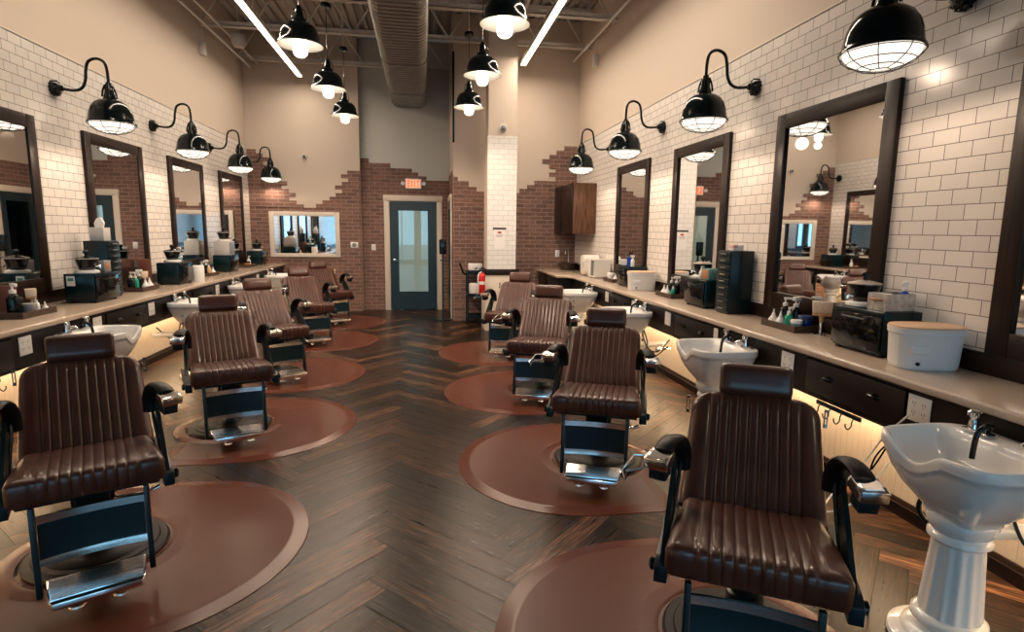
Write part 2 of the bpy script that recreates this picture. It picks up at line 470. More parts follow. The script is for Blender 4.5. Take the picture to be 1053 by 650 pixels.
# open-web joists
def joist(y, ratio=1.0):
    t = thing('ceiling_joist', '', 'joist'); zb0, zb1 = 4.5, 4.56
    b = new(); box(b, XL, XR if y < YP else .53, y - .06, y - .008, zb0, zb0 + .012); box(b, XL, XR if y < YP else .53, y - .06, y - .052, zb0, zb1)
    box(b, XL, XR if y < YP else .53, y + .008, y + .06, zb0, zb0 + .012); box(b, XL, XR if y < YP else .53, y + .052, y + .06, zb0, zb1)
    obj('bottom_chord', b, JOIST, t, 0)
    b = new(); box(b, XL, XR if y < YP else .53, y - .06, y + .06, ZC - .06, ZC); obj('top_chord', b, JOIST, t, 0)
    b = new(); x = XL; up = True; xe = XR if y < YP else .53
    while x + .36 <= xe + .01:
        tube(b, [(x, y, zb1 - .03 if up else ZC - .03), (x + .36, y, ZC - .03 if up else zb1 - .03)], .016, 8); up = not up; x += .36
    obj('web', b, JOIST, t)
    return t
for y, lb in ((11.15, 'grey open-web steel joist closest to the far wall, above the teal door'), (9.45, 'grey open-web steel joist crossing beyond the left strip light'), (8.15, 'grey steel joist nearest the camera at the top edge, over the air duct'), (6.6, 'grey steel joist over the nearest left pendant')):
    joist(y)['label'] = lb

# far column (tiled), wooden ledge and beaded base
wc = struct('wall_column', box(new(), 1.012, 1.45, 9.0, 9.42, 0, ZC), PLASTER)
struct('column_tile', box(new(), 1.004, 1.458, 8.992, 9.428, .98, 3.03), TILE_X, wc)
struct('column_corner', box(new(), .998, 1.006, 8.99, 9.43, .98, 3.03), TRIM, wc)
struct('column_base', box(new(), .965, 1.50, 8.95, 9.46, 0, .90, .004), mat('cream_board', (.72, .64, .54), .5), wc)
struct('column_ledge', box(new(), .955, 1.51, 8.93, 9.47, .895, .985, .006), DARKWOOD, wc)

# storefront behind the camera
wfr = new()
zw0, zw1 = .12, 3.6
box(wfr, XL - .2, XR + .2, YF - .2, YF, zw1, ZC); box(wfr, XL - .2, XR + .2, YF - .2, YF, -.02, zw0)
nx = 4; ww = (XR - XL) / nx
for k in range(nx + 1):
    xx = XL + k * ww; box(wfr, xx - .11, xx + .11, YF - .2, YF, zw0, zw1)
struct('wall_front', wfr, PLASTER)
for k in range(nx):
    a, b_ = XL + k * ww + .11, XL + (k + 1) * ww - .11
    f = new()
    for (p, q, r_, s_) in ((a, a + .05, zw0, zw1), (b_ - .05, b_, zw0, zw1), ((a + b_) / 2 - .025, (a + b_) / 2 + .025, zw0, zw1), (a, b_, zw0, zw0 + .06), (a, b_, zw1 - .06, zw1), (a, b_, 2.5, 2.56)):
        box(f, p, q, YF - .14, YF - .06, r_, s_)
    fr = struct('window_%d' % (k + 1), f, BLACKM)
    struct('pane', box(new(), a + .02, b_ - .02, YF - .104, YF - .098, zw0 + .03, zw1 - .03), GLASS, fr)
struct('pavement', box(new(), -20, 20, -40, YF - .2, -.2, -.02), mat('pavement', (.30, .30, .30), .9))

# ================================================================== DOOR, ALCOVE
dr = new()
box(dr, -.625, .265, YA - .045, YA - .005, .012, 2.045)
# stiles and rails around the glass
b = new(); gx0, gx1, gz0, gz1 = -.475, .112, .36, 1.965
for (p, q, r_, s_) in ((-.625, gx0, .012, 2.125), (gx1, .265, .012, 2.125), (gx0, gx1, .012, gz0), (gx0, gx1, gz1, 2.125)):
    box(b, p, q, YA - .05, YA - .006, r_, s_)
dr.free()
d1 = struct('door_1', b, DOORP, None, 30)
struct('pane', box(new(), gx0, gx1, YA - .034, YA - .028, gz0, gz1), glass_mat('door_glass', (.84, .88, .84), 1.9, .02), d1)
struct('room_glow_panel', box(new(), gx0 - .02, gx1 + .02, YA - .012, YA - .002, gz0, gz1), mat('pale_room_glow', (.72, .72, .64), .7, emit=(.82, .84, .72), estr=.18), d1)  # thin glowing panel behind the glass stands in for a lit room
b = new()
for (p, q) in ((gx0, gx0 + .012), (gx1 - .012, gx1)): box(b, p, q, YA - .054, YA - .046, gz0, gz1)
for (p, q) in ((gz0, gz0 + .012), (gz1 - .012, gz1)): box(b, gx0, gx1, YA - .054, YA - .046, p, q)
struct('glazing_bead', b, DOORP, d1, 0)
b = new(); lathe(b, [(.026, 0), (.026, .008), (.012, .012), (.012, .045)], 20, mtx=Matrix.Translation((-.55, YA - .05, .99)) @ Matrix.Rotation(PI/2, 4, 'X'))
tube(b, [(-.55, YA - .092, .99), (-.50, YA - .094, .985), (-.44, YA - .092, .975)], .010, 10, 4)
struct('door_handle', b, CHROME, d1)
b = new(); tx0, tx1 = -.665, .305
box(b, tx0 - .075, tx0 + .03, YA - .04, YA, 0, 2.24, .004); box(b, tx1 - .03, tx1 + .075, YA - .04, YA, 0, 2.24, .004)
box(b, tx0 - .085, tx1 + .085, YA - .046, YA, 2.135, 2.245, .004)
struct('trim_3', b, TRIM)
# door in the side of the alcove, seen edge-on and in the mirrors
b = new()
for (p, q, r_, s_) in ((10.36, 10.48, .01, 2.12), (11.02, 11.14, .01, 2.12), (10.48, 11.02, .01, .35), (10.48, 11.02, 1.98, 2.12)): box(b, .487, .528, p, q, r_, s_)
d2 = struct('door_2', b, DOORP, None, 30)
struct('pane', box(new(), .505, .512, 10.48, 11.02, .35, 1.98), GLASS, d2)
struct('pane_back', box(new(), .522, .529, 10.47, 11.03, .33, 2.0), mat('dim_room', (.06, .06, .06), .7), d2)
b = new(); box(b, .488, .53, 10.26, 10.36, 0, 2.22, .004); box(b, .488, .53, 11.14, 11.24, 0, 2.22, .004); box(b, .482, .53, 10.25, 11.25, 2.12, 2.22, .004)
struct('trim_4', b, TRIM)

# exit sign
def letters(txt, cw, ch, s):
    G = {'E': [(0, 0, .25, 1), (0, 0, 1, .2), (0, .4, .85, .6), (0, .8, 1, 1)], 'I': [(.35, 0, .65, 1)], 'T': [(0, .8, 1, 1), (.37, 0, .63, 1)]}
    b = new(); n = len(txt); tw = n * cw + (n - 1) * cw * .35; x = -tw / 2
    for ch_ in txt:
        if ch_ == 'X':
            for sgn in (0, 1):
                p = [(0, 0), (.28, 0), (1, 1), (.72, 1)] if sgn == 0 else [(.72, 0), (1, 0), (.28, 1), (0, 1)]
                prism(b, [(x + a * cw, c * ch) for a, c in p], 'Y', -s, 0)
        else:
            for (a, c, d, e) in G[ch_]: box(b, x + a * cw, x + d * cw, -s, 0, c * ch, e * ch)
        x += cw * 1.35
    return b
ex = thing('exit_sign', 'lit exit sign with red letters and two lamp heads above the teal door', 'exit sign', (-.17, YA - .014, 2.37))
obj('housing', box(new(), -.155, .155, -.05, 0, 0, .195, .006), WHITE, ex)
b = new(); box(b, -.135, .135, -.054, -.049, .02, .175)
obj('face', b, mat('exit_face', (.8, .55, .45), .5, emit=(1.0, .36, .16), estr=.42), ex)
b = letters('EXIT', .044, .125, .004); bmesh.ops.translate(b, verts=b.verts[:], vec=(0, -.0545, .035))
obj('lettering', b, mat('exit_red', (.9, .05, .02), .5, emit=(1.0, .08, .03), estr=.9), ex, 0)
for s in (-1, 1):
    b = new(); lathe(b, [(.012, 0), (.035, .012), (.038, .05), (.0, .05)], 18, mtx=Matrix.Translation((s * .20, -.02, .10)) @ Matrix.Rotation(PI/2, 4, 'X'))
    box(b, min(s * .15, s * .18), max(s * .15, s * .18), -.03, -.01, .09, .11)
    obj('lamp_head', b, WHITE, ex)

# ================================================================== FAR WALL MIRROR
def framed(name, label, cat, group, yz=None):
    pass
fm = thing('wall_mirror', 'wide white-framed mirror on the far brick wall behind the left chairs', 'mirror', (-2.19, YW - .014, 1.05))
b = new(); hw = .635; H = .845; f_ = .085
prism(b, [(-hw, 0), (hw, 0), (hw, H), (-hw, H)], 'Y', -.03, 0)
b.free(); b = new()
for (p, q, r_, s_) in ((-hw, -hw + f_, 0, H), (hw - f_, hw, 0, H), (-hw + f_, hw - f_, 0, .07), (-hw + f_, hw - f_, H - .08, H)): box(b, p, q, -.035, 0, r_, s_, .004)
obj('frame', b, mat('white_frame', (.70, .62, .54), .5), fm)
obj('mirror_glass', box(new(), -hw + f_ - .01, hw - f_ + .01, -.016, -.002, .06, H - .07), MIRROR, fm, 0)

# ================================================================== SIDE MIRRORS
def make_mirror(side):
    # local: +x out of the wall, y along wall
    t = thing('wall_mirror', '', 'mirror', group='tall framed mirrors over the worktops')
    w2, H, f_ = .57, 1.435, .105
    for (nm, y0, y1, z0, z1) in (('frame_stile', -w2, -w2 + f_, 0, H), ('frame_stile', w2 - f_, w2, 0, H), ('frame_rail', -w2 + f_, w2 - f_, 0, f_ + .01), ('frame_rail', -w2 + f_, w2 - f_, H - f_, H)):
        b = new(); box(b, 0, .032, y0, y1, z0, z1, .005); obj(nm, b, DARKWOOD if nm == 'frame_stile' else DARKWOOD_Y, t)
    b = new(); box(b, .007, .016, -w2 + f_ - .01, w2 - f_ + .01, f_ - .01, H - f_ + .01)
    bmesh.ops.rotate(b, cent=(.013, 0, 0), matrix=Matrix.Rotation(-.010, 3, 'Z'), verts=b.verts[:])   # hung a touch out of true
    obj('mirror_glass', b, MIRROR, t, 0)
    return t
m0 = make_mirror(1)
lr = ['tall dark-framed mirror cut by the right edge of the photo', 'largest tall dark-framed mirror on the right, above black towel cabinet and ribbed tub', 'tall dark-framed mirror on the right between the drawer tower and small white tub', 'farthest right mirror, beside the wooden wall cupboard']
ll = ['tall dark-framed mirror cut by the left edge of the photo', 'left mirror behind the tissue box on the drawer tower', 'third mirror on the left, behind white pump canister', 'farthest narrow-looking mirror on the left, next to the brick wall']
for k, y in enumerate(MR):
    o = m0 if k == 0 else dup(m0, '', (0, 0, 0))
    o.location = (XR - .008, y, 1.035); o.rotation_euler = (0, 0, PI); o['label'] = lr[k]
for k, y in enumerate(ML):
    dup(m0, ll[k], (XL + .008, y, 1.035), 0)

# ================================================================== WORKTOPS AND CABINETS
def worktop(poly, z):
    b = new(); prism(b, poly, 'Z', z - .042, z)
    ed = [e for e in b.edges if abs(e.verts[0].co.z - e.verts[1].co.z) < 1e-5]
    bmesh.ops.bevel(b, geom=ed, offset=.014, segments=4, profile=.5, affect='EDGES')
    return b
YK0 = -2.0
o = obj('worktop', worktop([(XKL, YK0), (XKL, YW - .016), (XL + .012, YW - .016), (XL + .012, YK0)], ZK), STONE)
tag(o, 'long beige stone worktop along the left tiled wall', 'worktop')
o = obj('worktop', worktop([(XKR, YK0), (XR - .012, YK0), (XR - .012, YP - .016), (2.0, YP - .016), (2.0, 8.46), (XKR - .05, 8.40), (XKR, 8.30)], ZK), STONE)
tag(o, 'long beige stone worktop along the right tiled wall', 'worktop')
for nm, x0, x1, y1, lb in (('backsplash', XL + .009, XL + .026, YW - .02, 'dark wooden upstand at the back of the left worktop'), ('backsplash', XR - .026, XR - .009, YP - .02, 'dark wooden upstand at the back of the right worktop')):
    o = obj(nm, box(new(), x0, x1, YK0, y1, ZK + .001, ZK + .104, .002), DARKWOOD_Y); tag(o, lb, 'backsplash')
def make_cab():
    # local +x points into the room; y along the wall; front face at x=0
    t = thing('drawer_cabinet', '', 'cabinet', group='shallow drawer cabinets hung under the worktops')
    b = new(); h = .908
    box(b, -.40, -.018, -h, h, .645, .885); box(b, -.018, 0, -h, -.36, .645, .885); box(b, -.018, 0, .36, h, .645, .885); box(b, -.018, 0, -.36, .36, .645, .665); box(b, -.018, 0, -.36, .36, .868, .885)
    obj('body', b, APRON, t, 0)
    d = obj('drawer', box(new(), -.014, .010, -.352, .352, .672, .862, .004), APRON, t)
    for s in (-1, 1):
        b = new(); pr = [(math.cos(a) * .045, math.sin(a) * .022) for a in [PI * i / 8 for i in range(9)]]
        lathe(b, [(.0, .026), (.012, .025), (.022, .018), (.028, .006), (.03, 0)], 20, mtx=Matrix.Translation((.010, s * .165, .782)) @ Matrix.Rotation(PI/2, 4, 'Y') @ Matrix.Diagonal((.62, 1.5, 1, 1)))
        obj('drawer_pull', b, BLACK, d)
    return t
def make_outlet():
    t = thing('wall_outlet', '', 'outlet', group='white double outlet plates')
    obj('plate', box(new(), 0, .006, -.062, .062, -.062, .062, .003), WHITE, t)
    for s in (-1, 1):
        b = new()
        for z in (-.022, .022):
            for (y, dz) in ((-.007, .012), (.007, .012)): box(b, .0055, .0068, s * .026 + y - .0018, s * .026 + y + .0018, z - .002, z + dz - .002)
        for z in (-.022, .022): box(b, .0055, .0068, s * .026 - .002, s * .026 + .002, z - .012, z - .007)
        obj('socket', b, GREYP, t, 0)
    return t
cab0 = make_cab(); out0 = make_outlet(); first = [True, True]
def put(proto, idx, label, loc, rz):
    if first[idx]:
        first[idx] = False; proto.location = loc; proto.rotation_euler = (0, 0, rz); proto['label'] = label; return proto
    return dup(proto, label, loc, rz)
RC = [.83, 2.65, 4.47, 6.29]; LCB = [3.68, 5.51, 7.34, 9.17]
rcl = ['dark drawer cabinet under the right worktop beyond the right edge', 'dark drawer cabinet below the ribbed tub and the first black towel cabinet on the right', 'dark drawer cabinet under the right worktop below the drawer tower', 'dark drawer cabinet under the right worktop below the small white tub']
lcl = ['dark drawer cabinet nearest the camera under the left worktop', 'dark drawer cabinet under the left worktop below the labelled towel cabinet', 'dark drawer cabinet under the left worktop below white pump canister', 'dark drawer cabinet farthest along under the left worktop']
for k, y in enumerate(RC): put(cab0, 0, rcl[k], (2.26, y, 0), PI)
for k, y in enumerate(LCB): put(cab0, 0, lcl[k], (-2.615, y, 0), 0)
# closing panel units at the far ends
b = new(); box(b, 2.05, 2.64, 8.48, 9.96, .0, .885)
t = thing('base_cabinet', 'dark base cabinet under the corner wash sink in the far right corner', 'cabinet')
obj('body', b, APRON, t, 0)
for k, y in enumerate((8.50, 9.23)):
    d = obj('cabinet_door', box(new(), 2.034, 2.05, y + .01, y + .72, .09, .86, .003), APRON, t)
    b = new(); tube(b, [(2.018, y + (.66 if k == 0 else .07), .68), (2.01, y + (.66 if k == 0 else .07), .69), (2.01, y + (.66 if k == 0 else .07), .79), (2.018, y + (.66 if k == 0 else .07), .80)], .006, 8)
    obj('handle', b, BLACK, d)
t = thing('apron_panel', 'plain dark panel under the right worktop before the far corner', 'panel')
obj('panel', box(new(), 2.262, 2.62, 7.205, 8.46, .645, .885), APRON, t, 0)
t = thing('apron_panel', 'plain dark panel under the far end of the left worktop', 'panel')
obj('panel', box(new(), -3.14, -2.617, 10.085, YW - .03, .645, .885), APRON, t, 0)
rol = [(2.22, 'white outlet plate on the dark apron just above nearest right sink'), (3.19, 'white outlet plate right of the second right sink, left of first drawer'), (4.12, 'white outlet plate behind the faucet of the second right sink'), (4.98, 'white outlet plate near the third sink under right worktop, below the tall towel cabinet'), (5.86, 'white outlet plate behind faucet of the third right sink'), (6.78, 'white outlet plate by the farthest sink under the right worktop')]
for y, l in rol: put(out0, 1, l, (2.259, y, .795), PI)
lol = [(4.16, 'white outlet plate on the dark apron left of the nearest left headrest'), (5.02, 'white outlet plate behind faucet of the nearest left sink'), (5.96, 'white outlet plate below the left tray, before second left sink'), (7.78, 'white outlet plate between second and third left sinks'), (9.62, 'white outlet plate near the farthest left sink')]
for y, l in lol: put(out0, 1, l, (-2.614, y, .795), 0)
# under-counter warm LED strips
for nm, x, y0, y1, lb in (('led_strip', 2.60, -1.5, 8.4, 'warm light strip under the right worktop'), ('led_strip', -3.06, -1.5, 11.2, 'warm light strip under the left worktop')):
    o = obj(nm, box(new(), x - .012, x + .012, y0, y1, .631, .644), mat('led_diffuser', (1, 1, 1), .4, emit=(1, .78, .55), estr=1.5), None, 0)
    tag(o, lb, 'light strip')
    area('led_light', (x, (y0 + y1) / 2, .625), (0, 0, 0), .03, y1 - y0, P_LED * (y1 - y0) / 10, (1, .69, .40))
# tool hooks under the first right drawer
def hooks(y, x, s, lb):
    t = thing('hook_rail', lb, 'hook rail', (x, y, .62), 0 if s > 0 else PI)
    obj('rail', box(new(), -.012, .0, -.17, .17, .0, .024, .002), BLACKM, t)
    for k in range(4):
        b = new(); yy = -.13 + k * .087
        tube(b, [(0, yy, .012), (.012, yy, -.01), (.014, yy, -.035), (.032, yy, -.05), (.048, yy, -.035), (.05, yy, -.018)], .0035, 8, 5)
        obj('hook', b, BLACKM, t)
hooks(2.72, 2.245, -1, 'black rail of tool hooks below the first drawer on the right')
hooks(3.72, -2.60, 1, 'black rail of tool hooks below the nearest left cabinet')

# ================================================================== LAMPS
def point(name, loc, watts, parent, r=.05, color=WARM):
    l = bpy.data.lights.new(name, 'SPOT'); l.spot_size = math.radians(168); l.spot_blend = .35; l.energy = watts; l.color = color; l.shadow_soft_size = r
    o = bpy.data.objects.new(name, l); COL.objects.link(o); o.location = loc; o.parent = parent
    return o
def make_wall_lamp():
    # local: wall plane at x=0, +x into the room, origin on the mount axis
    t = thing('wall_lamp', '', 'lamp', group='black gooseneck lamps on the side walls')
    b = new(); lathe(b, [(.058, 0), (.062, .006), (.062, .035), (.05, .045), (.03, .05), (.026, .075), (.0, .078)], 28, mtx=Matrix.Rotation(PI/2, 4, 'Y'))
    for k in range(12):
        a = 2 * PI * k / 12; lathe(b, [(.007, 0), (.007, .04), (0, .042)], 8, mtx=Matrix.Translation((0, .060 * math.cos(a), .060 * math.sin(a))) @ Matrix.Rotation(PI/2, 4, 'Y'))
    obj('mount', b, BLACK, t)
    b = new(); tube(b, [(.06, 0, 0), (.17, 0, -.012), (.235, 0, .015), (.265, 0, .08), (.275, 0, .16), (.30, 0, .235), (.365, 0, .262), (.425, 0, .235), (.445, 0, .16), (.447, 0, .05)], .0125, 12, 6)
    obj('gooseneck', b, BLACK, t)
    X = .447
    b = new(); prof = [(.0, .068), (.022, .066), (.026, .04), (.034, .03), (.036, -.02), (.046, -.05), (.052, -.078), (.092, -.088), (.126, -.112), (.152, -.150), (.167, -.195), (.173, -.235), (.176, -.25), (.178, -.262), (.188, -.272), (.190, -.285), (.182, -.285), (.165, -.268), (.158, -.24), (.152, -.19), (.137, -.152), (.11, -.118), (.08, -.098), (.0, -.09)]
    lathe(b, prof[:17], 44, (X, 0, 0), cap=False)
    sh = obj('lamp_shade', b, BLACK, t, 50)
    b = new(); lathe(b, [(.190, -.285), (.182, -.284), (.172, -.262), (.169, -.235), (.162, -.195), (.147, -.152), (.122, -.116), (.09, -.094), (.0, -.088)], 44, (X, 0, 0), cap=False)
    plabel(obj('shade_lining', b, WHITEM, sh, 60), 'white enamel inside of shade')
    for k in range(4):
        b = new(); a = 2 * PI * (k + .5) / 4
        tube(b, [(X + .028 * math.cos(a), .028 * math.sin(a), .045), (X + .047 * math.cos(a), .047 * math.sin(a), .0), (X + .058 * math.cos(a), .058 * math.sin(a), -.06)], .008, 8, 4); obj('neck_rib', b, BLACK, sh)
    b = new()
    def ring(r, z): tube(b, [(X + r * math.cos(2 * PI * i / 28), r * math.sin(2 * PI * i / 28), z) for i in range(29)], .0026, 6)
    ring(.184, -.290); ring(.150, -.330); ring(.10, -.356); ring(.045, -.368)
    for k in range(8):
        a = 2 * PI * k / 8
        tube(b, [(X + r * math.cos(a), r * math.sin(a), z) for r, z in ((.186, -.286), (.172, -.312), (.150, -.330), (.10, -.356), (.045, -.368))], .0026, 6)
    obj('wire_guard', b, BLACKM, t)
    b = new(); lathe(b, [(.168, -.270), (.166, -.300), (.145, -.322), (.10, -.346), (.05, -.358), (.0, -.361)], 36, (X, 0, 0), cap=False)
    plabel(obj('glass_lens', b, LENS, t, 60), 'glowing domed lens behind the wire guard')
    return t
wl0 = make_wall_lamp()
spots = [(2.66, 1, 'black caged gooseneck lamp nearest the camera on the right, at the top edge'), (4.485, 1, 'black caged gooseneck lamp on the right between the largest mirror and the drawer tower mirror'), (6.32, 1, 'third black gooseneck lamp on the right, left of the farthest mirror'), (8.12, 1, 'farthest right gooseneck lamp, above the wooden wall cupboard'),
         (5.74, -1, 'nearest full black gooseneck lamp on the left, above the tissue box'), (7.57, -1, 'second black gooseneck lamp along the left wall'), (9.40, -1, 'third black gooseneck lamp along the left wall'), (11.18, -1, 'farthest left gooseneck lamp, close to the stepped brick'),
         (.84, 1, 'black gooseneck lamp on the right wall nearest the shop window'), (3.91, -1, 'black gooseneck lamp on the left wall nearest the shop window')]
for k, (y, s, lb) in enumerate(spots):
    loc = (XR - .008 if s > 0 else XL + .008, y, 2.765); rz = PI if s > 0 else 0
    o = wl0 if k == 0 else dup(wl0, lb, loc, rz)
    o.location = loc; o.rotation_euler = (0, 0, rz); o['label'] = lb
for k, (y, s, lb) in enumerate(spots):
    x = XR - .455 if s > 0 else XL + .455
    point('wall_lamp_light', (x, y, 2.765 - .43), P_WALL, None)

def make_pendant():
    t = thing('pendant_lamp', '', 'lamp', group='black barn pendants in two rows')
    b = new(); lathe(b, [(.0, .345), (.02, .342), (.028, .315), (.034, .30), (.038, .245), (.058, .225), (.066, .20), (.108, .185), (.142, .155), (.160, .118), (.168, .085), (.172, .05), (.196, .012), (.202, .006), (.202, .0)], 48, cap=False)
    sh = obj('lamp_shade', b, BLACK, t, 50)
    b = new(); lathe(b, [(.202, .0), (.194, .008), (.168, .048), (.163, .085), (.155, .118), (.138, .152), (.105, .18), (.0, .19)], 48, cap=False)
    plabel(obj('shade_lining', b, WHITEM, sh, 60), 'white enamel inside of shade')
    b = new()
    for s in (-1, 1): tube(b, [(s * .03, 0, .32), (s * .05, 0, .30), (s * .058, 0, .26), (s * .062, 0, .225)], .004, 8, 4)
    obj('yoke', b, BLACK, sh)
    b = new(); lathe(b, [(.05, .17), (.064, .10), (.066, -.05), (.058, -.08), (.036, -.098), (.0, -.104)], 28, cap=False)
    obj('bulb_jar', b, FROST, t)
    b = new(); tube(b, [(0, 0, .34), (0, 0, .93)], .0045, 8); obj('cord', b, BLACK, t)
    b = new(); lathe(b, [(.0, .91), (.055, .91), (.062, .92), (.062, .955), (.055, .965), (.0, .965)], 28); obj('canopy', b, BLACK, t)
    b = new(); tube(b, [(0, 0, .965), (0, 0, ZC - 3.24)], .007, 8); obj('hanging_rod', b, JOIST, t)
    return t
pd0 = make_pendant()
pend = [(-1.09, 5.76, 'nearest pendant of the left row, beside the left strip light'), (-1.10, 7.42, 'middle pendant of the left row, over the aisle'), (-1.12, 9.08, 'farthest and lowest pendant of the left row'),
        (.675, 4.87, 'nearest pendant of the right row, at the top edge'), (.655, 6.45, 'middle pendant of the right row, in front of tiled column'), (.64, 8.09, 'farthest pendant of the right row, left of the tiled column')]
for k, (x, y, lb) in enumerate(pend):
    o = pd0 if k == 0 else dup(pd0, lb, (x, y, 3.24))
    o.location = (x, y, 3.24); o['label'] = 'black barn ' + lb
    point('pendant_light', (x, y, 3.24 - .17), P_PEND, None, .055)
# long strip lights
for x, y0, y1, zz, lb in ((-2.10, 4.0, 10.95, 4.22, 'long white strip light along the left side of ceiling'), (1.62, 4.0, 9.50, 4.22, 'long white strip light along the right side of the ceiling')):
    t = thing('strip_light', lb, 'strip light')
    b = new(); box(b, x - .045, x + .045, y0, y1, zz + .004, zz + .07); obj('housing', b, JOIST, t, 0)
    obj('diffuser', box(new(), x - .040, x + .040, y0 + .01, y1 - .01, zz - .012, zz + .006, .004), STRIPM, t)
    for y in (8.15, 6.6):
        b = new(); tube(b, [(x, y, zz + .06), (x, y, 4.50)], .006, 8); obj('hanger', b, JOIST, t)
    area('strip_glow', (x, (y0 + y1) / 2, zz - .02), (0, 0, 0), .08, y1 - y0, P_STRIP, (1, .82, .64))

# ================================================================== AIR DUCT
t = thing('air_duct', 'large flat-oval spiral steel air duct running over the aisle', 'duct', (-.235, 0, 3.88))
def duct_sec(w2, h, r): return rrect(-w2, w2, 0, h, r, 8)
b = new()
y = -3.0; poly = []
sec = duct_sec(.315, .55, .13)
rings = []
k = 0
while y < YA - .002:
    for (dy, s) in ((0, 0), (.012, .006), (.024, 0)):
        rings.append((y + dy, s))
    y += .11
rings = [r for r in rings if r[0] < 11.49] + [(11.50, 0)]
vr = []
for yy, s in rings:
    vr.append([b.verts.new((px * (1 + s / .315), yy, .275 + (pz_ - .275) * (1 + s / .275))) for px, pz_ in sec])
for A, B in zip(vr, vr[1:]):
    for i in range(len(sec)): b.faces.new((A[i], A[(i + 1) % len(sec)], B[(i + 1) % len(sec)], B[i]))
b.faces.new(vr[0]); b.faces.new(vr[-1][::-1])
bmesh.ops.recalc_face_normals(b, faces=b.faces[:])
obj('duct_body', b, DUCT, t, 35)
for yy in (3.2, 5.6, 8.6, 10.4):
    b = new(); A = [(p * 1.035, q_) for p, q_ in duct_sec(.315, .55, .13)]
    prism(b, [(p * 1.03, .275 + (q_ - .275) * 1.04) for p, q_ in sec], 'Y', yy, yy + .035); obj('joint_band', b, DUCT, t, 35)
for yy in (6.6, 8.15):
    for s in (-1, 1):
        b = new(); box(b, s * .322 - .012, s * .322 + .012, yy - .012, yy + .012, .28, ZC - 3.88); obj('hanger_strap', b, JOIST, t, 0)
# sprinkler / conduit pipes along walls
for nm, pts, r, lb in (('conduit', [(XL + .16, 3, 4.42), (XL + .16, 11.3, 4.42)], .02, 'grey conduit running along top of the left wall'),
                   ('conduit', [(XL + .30, 3, 4.47), (XL + .30, 11.3, 4.47)], .014, 'thin grey conduit under joists beside left wall'),
                   ('conduit', [(XR - .14, 3, 4.44), (XR - .14, 9.9, 4.44)], .02, 'grey conduit running along top of the right wall'),
                   ('conduit', [(1.35, 4, 4.47), (1.35, 9.95, 4.47)], .022, 'grey pipe under joists beside the right strip light')):
    b = new(); tube(b, pts, r, 10); o = obj(nm, b, JOIST); tag(o, lb, 'pipe')
o = obj('conduit', box(new(), .512, .545, 9.955, 9.984, 3.05, 4.5, .004), BLACK); tag(o, 'dark vertical strip on the plain corner left of tiled column', 'pipe')  # narrow dark strip marking a dark vertical slit at the corner
t = thing('ceiling_speaker', 'pale round speaker hung under the joists near left wall', 'speaker', (-2.74, 9.75, 4.30))
b = new(); lathe(b, [(.0, 0), (.07, .01), (.10, .06), (.105, .13), (.09, .19), (.03, .2), (0, .2)], 28); obj('body', b, mat('pale_grey', (.5, .48, .45), .6), t)
b = new(); tube(b, [(0, 0, .2), (0, 0, ZC - 4.30)], .006, 8); obj('hanger', b, JOIST, t)
for x, y, z, s, lb in ((XL + .04, 9.36, 4.15, 1, 'small white box high on the left wall'), (XR - .04, 8.97, 4.20, -1, 'small white box high on the right wall')):
    t = thing('junction_box', lb, 'box', (x, y, z)); obj('body', box(new(), -.04, .04, -.04, .04, -.09, .09, .008), WHITE, t)
    b = new(); tube(b, [(0, 0, .09), (0, 0, .28)], .008, 8); obj('conduit', b, JOIST, t)
# security camera on column, sensor, thermostat, switches
t = thing('security_camera', 'small dome camera on the plain top of tiled column', 'camera', (1.24, 9.0, 3.13))
b = new(); lathe(b, [(.055, 0), (.055, .02), (.048, .03), (0, .03)], 24, mtx=Matrix.Translation((0, 0, .02)) @ Matrix.Rotation(PI/2, 4, 'X')); obj('mount', b, WHITE, t)
b = new(); bmesh.ops.create_uvsphere(b, u_segments=20, v_segments=12, radius=.045); bmesh.ops.translate(b, verts=b.verts[:], vec=(0, -.045, .015)); obj('dome', b, GREYP, t)
t = thing('motion_sensor', 'small grey sensor on plain far left wall', 'sensor', (-2.15, YW, 2.905))
obj('body', box(new(), -.04, .04, -.05, 0, -.03, .03, .01), mat('pale_grey', (.5, .48, .45), .6), t)
b = new(); lathe(b, [(.022, 0), (.018, .015), (0, .02)], 16, mtx=Matrix.Translation((0, -.05, -.005)) @ Matrix.Rotation(PI/2, 4, 'X')); obj('lens', b, BLACK, t)
t = thing('thermostat', 'white thermostat with dark round dial on brick right of far mirror', 'thermostat', (-1.295, YW - .014, 1.285))
obj('plate', box(new(), -.07, .07, -.015, 0, -.055, .055, .006), WHITE, t)
b = new(); lathe(b, [(.04, 0), (.04, .012), (.034, .016), (0, .016)], 28, mtx=Matrix.Translation((0, -.015, 0)) @ Matrix.Rotation(PI/2, 4, 'X')); obj('dial', b, GREYP, t)
for x, y, z, lb in ((-.95, YA - .014, 1.24, 'white switch plate on brick left of the teal door'), (2.37, YP - .014, 1.20, 'white switch plate on brick left of corner faucet')):
    t = thing('light_switch', lb, 'switch', (x, y, z)); obj('plate', box(new(), -.04, .04, -.007, 0, -.06, .06, .003), WHITE, t)
    obj('rocker', box(new(), -.016, .016, -.011, -.006, -.033, .033, .002), WHITEM, t)
